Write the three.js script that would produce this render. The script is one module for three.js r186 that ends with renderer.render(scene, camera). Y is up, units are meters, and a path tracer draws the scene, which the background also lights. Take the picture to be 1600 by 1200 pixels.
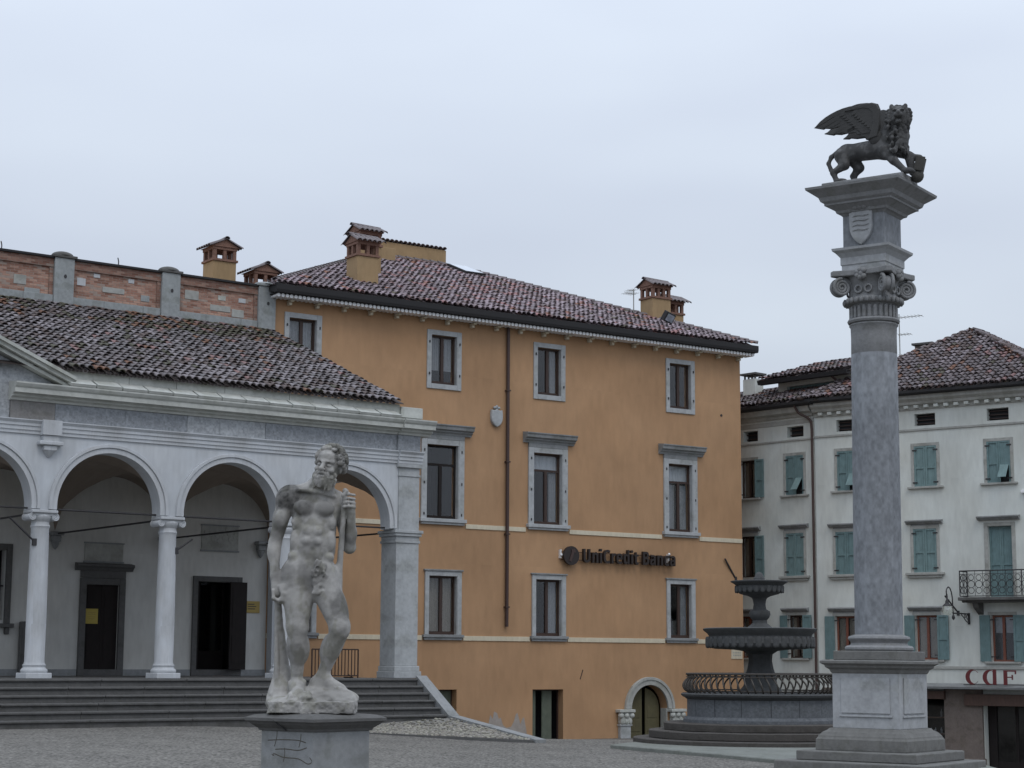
import * as THREE from 'three';
import { mergeGeometries, toCreasedNormals } from 'three/addons/utils/BufferGeometryUtils.js';
import { RoundedBoxGeometry } from 'three/addons/geometries/RoundedBoxGeometry.js';
import { FontLoader } from 'three/addons/loaders/FontLoader.js';
import { TextGeometry } from 'three/addons/geometries/TextGeometry.js';

// ---------------------------------------------------------------- camera, sky, sun, exposure
const scene = new THREE.Scene();
const camera = new THREE.PerspectiveCamera(23.385, 4 / 3, 0.1, 3000);
camera.position.set(0, 1.7, 0);
camera.rotation.order = 'YXZ';
camera.rotation.set(Math.atan(434 / 2900), 0, 0.0054);
const renderer = new THREE.WebGLRenderer({ antialias: true });
renderer.setSize(1024, 768);
renderer.toneMapping = THREE.LinearToneMapping;
renderer.toneMappingExposure = 1.0;
renderer.shadowMap.enabled = true;
document.body.appendChild(renderer.domElement);

let seed = 7;
function rnd() { seed = (seed * 1664525 + 1013904223) >>> 0; return seed / 4294967296; }
const rr = (a, b) => a + (b - a) * rnd();
const hash = (x, y, s) => { let h = (x * 374761393 + y * 668265263 + s * 2147483647) | 0; h = Math.imul(h ^ (h >>> 13), 1274126177); h ^= h >>> 16; return (h >>> 0) / 4294967296; };
const sm = t => t * t * (3 - 2 * t);
const clamp = (v, a, b) => v < a ? a : v > b ? b : v;
const sstep = (a, b, v) => sm(clamp((v - a) / (b - a), 0, 1));
function vnoise(x, y, per, s) {
  const xi = Math.floor(x), yi = Math.floor(y), fx = sm(x - xi), fy = sm(y - yi);
  const w = v => ((v % per) + per) % per;
  const a = hash(w(xi), w(yi), s), b = hash(w(xi + 1), w(yi), s), c = hash(w(xi), w(yi + 1), s), d = hash(w(xi + 1), w(yi + 1), s);
  return a + (b - a) * fx + (c - a) * fy + (a - b - c + d) * fx * fy;
}
function fbm(u, v, base, oct, s) {   // u, v in 0..1, tileable
  let t = 0, a = 0.5, n = 0; let f = base;
  for (let o = 0; o < oct; o++) { t += a * vnoise(u * f, v * f, f, s + o * 17); n += a; a *= 0.55; f *= 2; }
  return t / n;
}
function noise3(x, y, z) {
  const xi = Math.floor(x), yi = Math.floor(y), zi = Math.floor(z), fx = sm(x - xi), fy = sm(y - yi), fz = sm(z - zi);
  const h = (a, b, c) => hash(a + c * 57, b - c * 131, 5);
  const l = (a, b, t) => a + (b - a) * t;
  return l(l(l(h(xi, yi, zi), h(xi + 1, yi, zi), fx), l(h(xi, yi + 1, zi), h(xi + 1, yi + 1, zi), fx), fy),
    l(l(h(xi, yi, zi + 1), h(xi + 1, yi, zi + 1), fx), l(h(xi, yi + 1, zi + 1), h(xi + 1, yi + 1, zi + 1), fx), fy), fz);
}
const fbm3 = (x, y, z) => 0.55 * noise3(x, y, z) + 0.28 * noise3(x * 2.1 + 7, y * 2.1, z * 2.1) + 0.17 * noise3(x * 4.3, y * 4.3 + 3, z * 4.3);

// overcast sky: soft, slightly mottled cloud deck
{
  const W = 1024, Hh = 512, d = new Float32Array(W * Hh * 4);
  for (let j = 0; j < Hh; j++) for (let i = 0; i < W; i++) {
    const u = i / W, v = j / Hh;                       // v 0 = nadir, 1 = zenith
    const el = (v - 0.5) * Math.PI, up = Math.max(el, 0);
    const n1 = fbm(u, v * 1.5, 9, 5, 3), n2 = fbm(u, v * 2.5, 28, 4, 11), pole = sstep(0.95, 0.8, v);
    const m = 1 + pole * ((n1 - 0.5) * 0.36 + (n2 - 0.5) * 0.14);
    const L = 0.437 * (1 + 2 * Math.sin(up));           // standard overcast sky: the zenith three times the horizon
    let r = L * m, g = L * 1.115 * m, b = L * 1.3 * (1 + (m - 1) * 0.75);
    if (el < 0) { r *= 0.7; g *= 0.7; b *= 0.7; }
    const o = (j * W + i) * 4; d[o] = r; d[o + 1] = g; d[o + 2] = b; d[o + 3] = 1;
  }
  const t = new THREE.DataTexture(d, W, Hh, THREE.RGBAFormat, THREE.FloatType);
  t.mapping = THREE.EquirectangularReflectionMapping; t.magFilter = THREE.LinearFilter; t.minFilter = THREE.LinearFilter; t.wrapS = THREE.RepeatWrapping; t.needsUpdate = true;
  scene.background = t; scene.environment = t;
}
const sun = new THREE.DirectionalLight(0xfff4e4, 0.5);
sun.position.set(25, 90, 10); sun.target.position.set(2, 0, -52);
sun.castShadow = true; sun.shadow.radius = 40;
sun.shadow.mapSize.set(2048, 2048);
Object.assign(sun.shadow.camera, { left: -60, right: 60, top: 60, bottom: -60, near: 1, far: 260 });
scene.add(sun, sun.target);

// ---------------------------------------------------------------- textures and materials
function tex(n, m, fn, srgb) {
  const d = new Uint8Array(n * m * 4);
  for (let j = 0; j < m; j++) for (let i = 0; i < n; i++) {
    const c = fn(i / n, j / m, i, j), o = (j * n + i) * 4;
    for (let k = 0; k < 3; k++) d[o + k] = clamp(Math.round((Array.isArray(c) ? c[k] : c) * 255), 0, 255);
    d[o + 3] = 255;
  }
  const t = new THREE.DataTexture(d, n, m, THREE.RGBAFormat);
  t.wrapS = t.wrapT = THREE.RepeatWrapping; t.magFilter = THREE.LinearFilter; t.minFilter = THREE.LinearMipmapLinearFilter; t.generateMipmaps = true;
  if (srgb) t.colorSpace = THREE.SRGBColorSpace;
  t.needsUpdate = true; return t;
}
const rep = (t, s, s2) => { const c = t.clone(); c.repeat.set(1 / s, 1 / (s2 ?? s)); c.needsUpdate = true; return c; };
// modulation maps around 1 (stored /1 so that the colour is the brightest tone)
const tPlaster = tex(512, 512, (u, v) => { const a = fbm(u, v, 4, 6, 1), b = fbm(u, v, 3, 3, 9), st = fbm(u, v * 0.25, 48, 3, 31); const k = 0.80 + 0.24 * (a - 0.5) + 0.14 * (b - 0.5) + 0.14 * (st - 0.5); return [k, k * (1 + 0.05 * (b - 0.5)), k * (1 + 0.12 * (b - 0.5))]; });
const tStone = tex(512, 512, (u, v) => { const a = fbm(u, v, 5, 6, 2), b = fbm(u, v, 24, 4, 8), p = sstep(0.56, 0.72, fbm(u, v, 6, 5, 21)); const k = 0.82 + 0.26 * (a - 0.5) + 0.3 * (b - 0.5) - 0.1 * p; return [k, k * 1.0, k * (1 - 0.03 * p)]; });
const tMarble = tex(512, 512, (u, v) => { const w = fbm(u, v, 4, 5, 4), a = Math.abs(fbm(u + 0.08 * w, v, 9, 5, 14) - 0.5) * 2, b = fbm(u, v, 36, 3, 6), p = sstep(0.55, 0.7, fbm(u, v, 5, 5, 27)); const k = 0.74 + 0.2 * (w - 0.5) + 0.22 * (a - 0.3) + 0.5 * (b - 0.5) + 0.07 * p; return k; });
const tGravel = tex(1024, 1024, (u, v, i, j) => {
  const cell = 76, x = u * cell, y = v * cell; let best = 9, id = 0;
  const xi = Math.floor(x), yi = Math.floor(y);
  for (let a = -1; a <= 1; a++) for (let b = -1; b <= 1; b++) {
    const cx = ((xi + a) % cell + cell) % cell, cy = ((yi + b) % cell + cell) % cell;
    const dx = xi + a + hash(cx, cy, 1) - x, dy = yi + b + hash(cx, cy, 2) - y, d = dx * dx + dy * dy;
    if (d < best) { best = d; id = hash(cx, cy, 3); }
  }
  const patch = fbm(u, v, 4, 4, 5);
  const k = (0.3 + 0.72 * id) * (1 - 0.5 * sstep(0.15, 0.5, best)) + 0.3 * (patch - 0.5);
  return [k * 1.0, k * (0.985), k * (0.95 + 0.04 * id)];
});
const tBrick = tex(1024, 512, (u, v) => {   // 3 m x 1.5 m, courses of 65 mm
  const rows = 22, cols = 12, y = v * rows, r = Math.floor(y), x = u * cols + (r % 2) * 0.5, c = ((Math.floor(x)) % cols + cols) % cols;
  const fx = x - Math.floor(x), fy = y - r, j = (fx < 0.05 || fx > 0.97 || fy < 0.14) ? 1 : 0;
  const h = hash(c, r, 7), n = fbm(u, v, 40, 3, 3), big = fbm(u, v, 4, 4, 13);
  if (j) { const k = 0.5 + 0.2 * (n - 0.5); return [k, k * 0.9, k * 0.78]; }
  const k = 0.75 + 0.5 * (h - 0.5) + 0.3 * (n - 0.5) + 0.5 * (big - 0.5);
  return h > 0.86 ? [k * 0.62, k * 0.55, k * 0.48] : [k * 0.8, k * (0.44 + 0.16 * h), k * (0.32 + 0.16 * h)];
});
const tWood = tex(256, 256, (u, v) => { const a = fbm(u, v * 0.12, 40, 3, 3), b = fbm(u, v, 6, 4, 5); return 0.8 + 0.3 * (a - 0.5) + 0.25 * (b - 0.5); });
const tBump = tex(512, 512, (u, v) => fbm(u, v, 24, 5, 41));
const tGrain = tex(512, 512, (u, v) => 0.6 * fbm(u, v, 8, 6, 51) + 0.4 * fbm(u, v, 64, 3, 52));

function M(r, g, b, o = {}) { const m = new THREE.MeshStandardMaterial({ color: new THREE.Color().setRGB(r, g, b), roughness: 0.9, ...o }); m.side = o.side ?? THREE.FrontSide; return m; }
const mat = {
  orange: M(0.51, 0.302, 0.162, { map: rep(tPlaster, 8.3, 6.7), bumpMap: rep(tGrain, 1.3), bumpScale: 0.004 }),
  orangeDull: M(0.42, 0.285, 0.15, { map: rep(tPlaster, 3), bumpMap: rep(tGrain, 1), bumpScale: 0.004 }),
  band: M(0.74, 0.66, 0.5, { map: rep(tPlaster, 3) }),
  surround: M(0.47, 0.485, 0.49, { map: rep(tStone, 2.2), bumpMap: rep(tGrain, 0.8), bumpScale: 0.004 }),
  greyStone: M(0.30, 0.308, 0.31, { map: rep(tStone, 1.9), bumpMap: rep(tGrain, 0.8), bumpScale: 0.006 }),
  darkStone: M(0.125, 0.122, 0.118, { map: rep(tStone, 1.6), bumpMap: rep(tGrain, 0.7), bumpScale: 0.008 }),
  whiteStone: M(0.60, 0.615, 0.63, { map: rep(tPlaster, 1.9, 2.6), bumpMap: rep(tGrain, 0.9), bumpScale: 0.004 }),
  limeWall: M(0.62, 0.64, 0.66, { map: rep(tPlaster, 4.2) }),
  innerWall: M(0.68, 0.67, 0.63, { map: rep(tPlaster, 5) }),
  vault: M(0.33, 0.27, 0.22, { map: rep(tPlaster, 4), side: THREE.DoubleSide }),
  friezeA: M(0.34, 0.36, 0.385, { map: rep(tMarble, 1.7) }),
  friezeB: M(0.46, 0.48, 0.5, { map: rep(tMarble, 1.9) }),
  friezeC: M(0.27, 0.26, 0.25, { map: rep(tStone, 1.1) }),
  attic: M(0.56, 0.57, 0.53, { map: rep(tStone, 3.1), bumpMap: rep(tGrain, 0.9), bumpScale: 0.005 }),
  step: M(0.12, 0.117, 0.113, { map: rep(tStone, 1.45), bumpMap: rep(tGrain, 0.8), bumpScale: 0.012 }),
  floor: M(0.17, 0.165, 0.16, { map: rep(tStone, 2.1) }),
  brickDark: M(0.4, 0.35, 0.34, { map: rep(tBrick, 3, 1.5), bumpMap: rep(tBrick, 3, 1.5), bumpScale: 0.012 }),
  brick: M(0.54, 0.47, 0.45, { map: rep(tBrick, 3, 1.5), bumpMap: rep(tBrick, 3, 1.5), bumpScale: 0.012 }),
  brickPlain: M(0.27, 0.15, 0.11, { map: rep(tStone, 0.7), bumpMap: rep(tGrain, 0.5), bumpScale: 0.01 }),
  parapetStone: M(0.36, 0.38, 0.38, { map: rep(tStone, 1.9), bumpMap: rep(tGrain, 0.8), bumpScale: 0.005 }),
  deck: M(0.06, 0.045, 0.04, { map: rep(tStone, 1), side: THREE.DoubleSide }),
  mortar: M(0.26, 0.25, 0.23, { map: rep(tStone, 0.8), bumpMap: rep(tGrain, 0.5), bumpScale: 0.02 }),
  gutter: M(0.022, 0.021, 0.022, { roughness: 0.85 }),
  pipe: M(0.055, 0.03, 0.025, { roughness: 0.5 }),
  iron: M(0.03, 0.028, 0.03, { roughness: 0.6 }),
  bronzeIron: M(0.05, 0.042, 0.035, { roughness: 0.65 }),
  brownWood: M(0.055, 0.03, 0.022, { map: rep(tWood, 0.6), roughness: 0.6 }),
  redWood: M(0.22, 0.075, 0.045, { map: rep(tWood, 0.6), roughness: 0.6 }),
  darkDoor: M(0.018, 0.013, 0.012, { map: rep(tWood, 0.8), roughness: 0.95 }),
  shutter: M(0.17, 0.265, 0.27, { map: rep(tWood, 0.9), roughness: 0.7 }),
  shutterB: M(0.2, 0.3, 0.3, { map: rep(tWood, 1.1), roughness: 0.7 }),
  greenDoor: M(0.13, 0.15, 0.11, { map: rep(tWood, 0.7), roughness: 0.7 }),
  oliveDoor: M(0.12, 0.105, 0.05, { map: rep(tWood, 0.7), roughness: 0.7 }),
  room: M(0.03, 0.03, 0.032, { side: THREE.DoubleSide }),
  curtain: M(0.24, 0.26, 0.28, { map: rep(tWood, 0.35), side: THREE.DoubleSide }),
  netCurtain: M(0.2, 0.185, 0.155, { map: rep(tWood, 0.3), side: THREE.DoubleSide }),
  blind: M(0.34, 0.37, 0.40, { side: THREE.DoubleSide }),
  glass: new THREE.MeshPhysicalMaterial({ color: 0xffffff, roughness: 0.03, transmission: 1, thickness: 0, ior: 1.5 }),
  skylight: M(0.62, 0.66, 0.72, { roughness: 0.08, metalness: 0.6 }),
  whitePlaster: M(0.73, 0.75, 0.70, { map: rep(tPlaster, 5.5), bumpMap: rep(tGrain, 1.2), bumpScale: 0.004 }),
  whitePlasterB: M(0.72, 0.74, 0.69, { map: rep(tPlaster, 4.3), bumpMap: rep(tGrain, 1.2), bumpScale: 0.004 }),
  corniceGrey: M(0.44, 0.44, 0.41, { map: rep(tStone, 2.3) }),
  gold: M(0.33, 0.24, 0.07, { roughness: 0.45, metalness: 0.3 }),
  paper: M(0.42, 0.33, 0.08),
  ink: M(0.085, 0.075, 0.06),
  signDark: M(0.022, 0.014, 0.012, { roughness: 0.5 }),
  signRed: M(0.12, 0.018, 0.02, { roughness: 0.45 }),
  whitePaint: M(0.8, 0.8, 0.8, { roughness: 0.5 }),
  shopBrown: M(0.105, 0.06, 0.045, { map: rep(tWood, 1.2), roughness: 0.6 }),
  shopStone: M(0.20, 0.165, 0.145, { map: rep(tStone, 1.3) }),
  ground: M(0.25, 0.238, 0.214, { map: rep(tGravel, 4.3), bumpMap: rep(tGravel, 4.3), bumpScale: 0.02, roughness: 0.97 }),
  paving: M(0.22, 0.23, 0.205, { map: rep(tStone, 2.4), bumpMap: rep(tGrain, 0.9), bumpScale: 0.008 }),
  shaft: M(0.265, 0.28, 0.3, { map: rep(tMarble, 2.3, 3.9), bumpMap: rep(tGrain, 0.9), bumpScale: 0.004, roughness: 0.75 }),
  pedWhite: M(0.43, 0.44, 0.45, { map: rep(tStone, 1.7), bumpMap: rep(tGrain, 0.8), bumpScale: 0.004 }),
  pedGrey: M(0.185, 0.182, 0.172, { map: rep(tStone, 1.25), bumpMap: rep(tGrain, 0.7), bumpScale: 0.01 }),
  capStone: M(0.27, 0.272, 0.275, { map: rep(tStone, 1.0), bumpMap: rep(tGrain, 0.5), bumpScale: 0.008 }),
  fountain: M(0.075, 0.077, 0.078, { map: rep(tStone, 1.15), bumpMap: rep(tGrain, 0.6), bumpScale: 0.012, roughness: 0.8 }),
  basin: M(0.15, 0.16, 0.172, { map: rep(tMarble, 1.5), bumpMap: rep(tGrain, 0.7), bumpScale: 0.008 }),
  fstep: M(0.085, 0.076, 0.068, { map: rep(tStone, 1.3), bumpMap: rep(tGrain, 0.6), bumpScale: 0.012 }),
  statue: new THREE.MeshStandardMaterial({ color: 0xffffff, vertexColors: true, roughness: 0.9, bumpMap: rep(tGrain, 0.35), bumpScale: 0.006 }),
  patch: M(0.42, 0.37, 0.33, { map: rep(tPlaster, 0.8) }),
  lampGlass: new THREE.MeshPhysicalMaterial({ color: 0xf4f6f2, roughness: 0.06, transmission: 0.85, thickness: 0 }),
  lens: M(0.35, 0.42, 0.46, { roughness: 0.05, metalness: 0.7 }),
  pebble: M(0.4, 0.385, 0.35, { map: rep(tStone, 0.5) }),
};

// ---------------------------------------------------------------- geometry helpers
function plain(g) { let q = g.index ? g.toNonIndexed() : g; for (const k of Object.keys(q.attributes)) if (!['position', 'normal', 'uv', 'color'].includes(k)) q.deleteAttribute(k); if (!q.attributes.normal) q.computeVertexNormals(); if (!q.attributes.uv) q.setAttribute('uv', new THREE.BufferAttribute(new Float32Array(q.attributes.position.count * 2), 2)); return q; }
function uvm(g) {   // metre texture coordinates from the dominant face direction
  const p = g.attributes.position, n = g.attributes.normal, uv = g.attributes.uv;
  for (let i = 0; i < p.count; i += 3) {
    let nx = 0, ny = 0, nz = 0; for (let k = 0; k < 3; k++) { nx += n.getX(i + k); ny += n.getY(i + k); nz += n.getZ(i + k); }
    nx = Math.abs(nx); ny = Math.abs(ny); nz = Math.abs(nz);
    for (let k = 0; k < 3; k++) {
      const x = p.getX(i + k), y = p.getY(i + k), z = p.getZ(i + k);
      if (ny > nx && ny > nz) uv.setXY(i + k, x, z); else if (nx > nz) uv.setXY(i + k, z + 0.37, y); else uv.setXY(i + k, x, y);
    }
  }
  return g;
}
function merge(list) { const l = (Array.isArray(list) ? list.flat(9) : [list]).map(plain); const c = l.length > 1 && l.some(g => !g.attributes.color) ? l.map(g => { g.deleteAttribute('color'); return g; }) : l; return c.length > 1 ? mergeGeometries(c) : c[0]; }
function mesh(name, geo, m, parent, keepUV) {
  let g = merge(geo); if (!keepUV) uvm(g);
  const o = new THREE.Mesh(g, m); o.name = name; o.castShadow = o.receiveShadow = true; (parent || scene).add(o); return o;
}
const taken = {};
function numbered(n) { const k = taken[n] = (taken[n] ?? -1) + 1; return k ? n + '_' + String(k).padStart(3, '0') : n; }
function tag(o, label, category, group) { o.name = numbered(o.name); o.userData.label = label; o.userData.category = category; if (group) o.userData.group = group; return o; }
function struct(o) { o.userData.kind = 'structure'; return o; }
function thing(name, label, category, pos, rot = 0, group) { const g = new THREE.Group(); g.name = name; tag(g, label, category, group); g.position.set(...pos); g.rotation.y = rot; scene.add(g); return g; }
const R = Math.PI / 180;
const box = (x0, x1, y0, y1, z0, z1) => new THREE.BoxGeometry(Math.abs(x1 - x0), Math.abs(y1 - y0), Math.abs(z1 - z0)).translate((x0 + x1) / 2, (y0 + y1) / 2, (z0 + z1) / 2);
const rbox = (x0, x1, y0, y1, z0, z1, c = 0.015) => new RoundedBoxGeometry(x1 - x0, y1 - y0, z1 - z0, 1, Math.min(c, (x1 - x0) / 2.1, (y1 - y0) / 2.1, (z1 - z0) / 2.1)).translate((x0 + x1) / 2, (y0 + y1) / 2, (z0 + z1) / 2);
function shape(pts) { const s = new THREE.Shape(); pts.forEach(([x, y], i) => i ? s.lineTo(x, y) : s.moveTo(x, y)); return s; }
// profile [[z, y] ...] swept along x
function mould(prof, x0, x1) { const g = new THREE.ExtrudeGeometry(shape(prof), { depth: x1 - x0, bevelEnabled: false }); g.rotateY(-Math.PI / 2); g.translate(x1, 0, 0); return g; }
// square block with a moulded profile [[half width, y] ...]
function squareTurned(prof, cx = 0, cz = 0) { const g = new THREE.LatheGeometry(prof.map(([r, y]) => new THREE.Vector2(r * Math.SQRT2, y)), 4); g.rotateY(Math.PI / 4); const q = g.toNonIndexed(); q.computeVertexNormals(); return q.translate(cx, 0, cz); }
function turned(prof, seg = 40) { return toCreasedNormals(new THREE.LatheGeometry(prof.map(([r, y]) => new THREE.Vector2(Math.max(r, 0.0005), y)), seg), 0.7); }
const V = (x, y, z) => new THREE.Vector3(x, y, z);
function tube(pts, r, seg = 24, rad = 6) { return new THREE.TubeGeometry(pts.length === 2 ? new THREE.LineCurve3(V(...pts[0]), V(...pts[1])) : new THREE.CatmullRomCurve3(pts.map(p => V(...p))), pts.length === 2 ? 1 : seg, r, rad, false); }
function bar(a, b, r, rad = 6) { const A = V(...a), B = V(...b), d = B.clone().sub(A); const g = new THREE.CylinderGeometry(r, r, d.length(), rad); g.applyQuaternion(new THREE.Quaternion().setFromUnitVectors(V(0, 1, 0), d.clone().normalize())); g.translate(...A.add(B).multiplyScalar(0.5).toArray()); return g; }
function wallShape(x0, x1, y0, y1, holes, depth) { const s = shape([[x0, y0], [x1, y0], [x1, y1], [x0, y1]]); for (const h of holes) s.holes.push(h); const g = new THREE.ExtrudeGeometry(s, { depth, bevelEnabled: false, curveSegments: 32 }); return g.translate(0, 0, -depth); }
const rectHole = (x0, x1, y0, y1) => { const p = new THREE.Path(); p.moveTo(x0, y0); p.lineTo(x1, y0); p.lineTo(x1, y1); p.lineTo(x0, y1); p.closePath(); return p; };
// frames: local x along the facade, z out of it
const frames = { loggia: { o: [-12.284, 48.5], a: 36.6 * R }, yellow: { o: [-8.04, 61.368], a: 34.1 * R }, whiteR: { o: [11.929, 72.6], a: -35.3 * R }, whiteL: { o: [11.929, 72.6], a: -47.2 * R } };
function at(f, x, y, z) { const { o, a } = frames[f]; return [o[0] + x * Math.cos(a) + z * Math.sin(a), y, -o[1] - x * Math.sin(a) + z * Math.cos(a)]; }
function onto(f, name, label, cat, x, y, z, group) { return thing(name, label, cat, at(f, x, y, z), frames[f].a, group); }
const UP = V(0, 1, 0);

// ---------------------------------------------------------------- ground, paving, cobbled apron
function groundY(X, D) { const e = 9.75 + Math.max(0, D - 38) * 0.05; return Math.max(-2.3, -0.45 * sstep(-9.5, 1.5, X) - 0.62 * sstep(52, 65, D) * sstep(-8, 0, X) - 1.0 * sstep(62, 75, D) * sstep(4, 12, X) - 1.75 * sstep(e, e + 1.1, X) * sstep(28, 35, D)); }   // the terrace ends beside the column, the street runs lower
{
  const xs = [], ds = [];
  for (const a of [-900, -400, -200, -100, -60]) xs.push(a); for (let x = -40; x <= 40; x += (x >= 8 && x < 13 ? 0.25 : 1)) xs.push(x); for (const a of [60, 100, 200, 400, 900]) xs.push(a);
  for (const a of [-300, -100, -30]) ds.push(a); for (let x = -10; x <= 110; x += 1) ds.push(x); for (const a of [150, 300, 700, 1500]) ds.push(a);
  const p = [], idx = [], uv = [];
  for (const D of ds) for (const X of xs) { p.push(X, groundY(X, D) + 0.03 * (noise3(X * 0.35, D * 0.35, 1) - 0.5), -D); uv.push(X, D); }
  const n = xs.length;
  for (let j = 0; j < ds.length - 1; j++) for (let i = 0; i < n - 1; i++) { const a = j * n + i; idx.push(a, a + 1, a + n, a + 1, a + n + 1, a + n); }
  const g = new THREE.BufferGeometry(); g.setAttribute('position', new THREE.Float32BufferAttribute(p, 3)); g.setAttribute('uv', new THREE.Float32BufferAttribute(uv, 2)); g.setIndex(idx); g.computeVertexNormals();
  const o = new THREE.Mesh(g, mat.ground); o.name = 'ground'; o.receiveShadow = true; scene.add(o); struct(o);
}
{ // stone paving round the fountain, a low kerb along its edge
  const pts = [[2.56, 47.8], [4.96, 42.8], [6.6, 39.3], [8.6, 35.6], [9.7, 36.2], [10.3, 50], [9, 55], [5.5, 55]];
  const g = new THREE.ExtrudeGeometry(shape(pts), { depth: 0.16, bevelEnabled: true, bevelSize: 0.02, bevelThickness: 0.02, bevelSegments: 1 });
  g.rotateX(-Math.PI / 2); g.translate(0, -0.54, 0);
  const o = mesh('stone_paving', g, mat.paving); struct(o);
}
{ // cobbled apron falling away from the foot of the stairs
  const A = [[7.6, 1.95, -0.10], [11.62, 1.95, 0.10], [11.62, 5.95, -0.40], [7.6, 2.7, -0.20]];
  const Q = (u, v) => [0, 1, 2].map(k => (A[0][k] * (1 - u) + A[1][k] * u) * (1 - v) + (A[3][k] * (1 - u) + A[2][k] * u) * v);
  const p = [], idx = [];
  for (let j = 0; j <= 8; j++) for (let i = 0; i <= 8; i++) { const [x, z, y] = Q(i / 8, j / 8); p.push(x, y, z); }
  for (let j = 0; j < 8; j++) for (let i = 0; i < 8; i++) { const a = j * 9 + i; idx.push(a, a + 9, a + 1, a + 1, a + 9, a + 10); }
  const g = new THREE.BufferGeometry(); g.setAttribute('position', new THREE.Float32BufferAttribute(p, 3)); g.setIndex(idx); g.computeVertexNormals();
  const bed = mesh('cobble_bed', [g], mat.mortar); bed.position.set(...at('loggia', 0, 0, 0)); bed.rotation.y = frames.loggia.a; struct(bed);
  { const a = Q(0, 1), b = Q(1, 1); const k = mesh('apron_kerb', [new THREE.BoxGeometry(Math.hypot(b[0] - a[0], b[1] - a[1]), 0.16, 0.14).rotateZ(Math.atan2(b[2] - a[2], Math.hypot(b[0] - a[0], b[1] - a[1]))).rotateY(-Math.atan2(b[1] - a[1], b[0] - a[0])).translate((a[0] + b[0]) / 2, (a[2] + b[2]) / 2 - 0.06, (a[1] + b[1]) / 2 + 0.05)], mat.step); k.position.copy(bed.position); k.rotation.y = bed.rotation.y; struct(k); }
  const st = new THREE.IcosahedronGeometry(0.06, 1); st.scale(1, 0.55, 0.8);
  const N = 2600, im = new THREE.InstancedMesh(st, mat.pebble, N), m4 = new THREE.Matrix4(), q = new THREE.Quaternion(), c = new THREE.Color();
  for (let i = 0; i < N; i++) {
    const [x, z, y] = Q(rnd(), Math.sqrt(rnd()) * 0.985);
    q.setFromEuler(new THREE.Euler(rr(-0.3, 0.3), rr(0, 6.28), rr(-0.3, 0.3))); const s = rr(0.65, 1.15);
    m4.compose(V(x, y + 0.012, z), q, V(s, s, s)); im.setMatrixAt(i, m4);
    const k = rr(0.35, 1); c.setRGB(k, k * rr(0.94, 1), k * rr(0.85, 0.98)); im.setColorAt(i, c);
  }
  im.name = 'cobbles'; im.position.copy(bed.position); im.rotation.y = bed.rotation.y; im.castShadow = im.receiveShadow = true;
  im.userData = { kind: 'stuff', label: 'pale rounded cobbles set in a sloping apron below the loggia steps', category: 'cobbles' }; scene.add(im);
}

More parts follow.
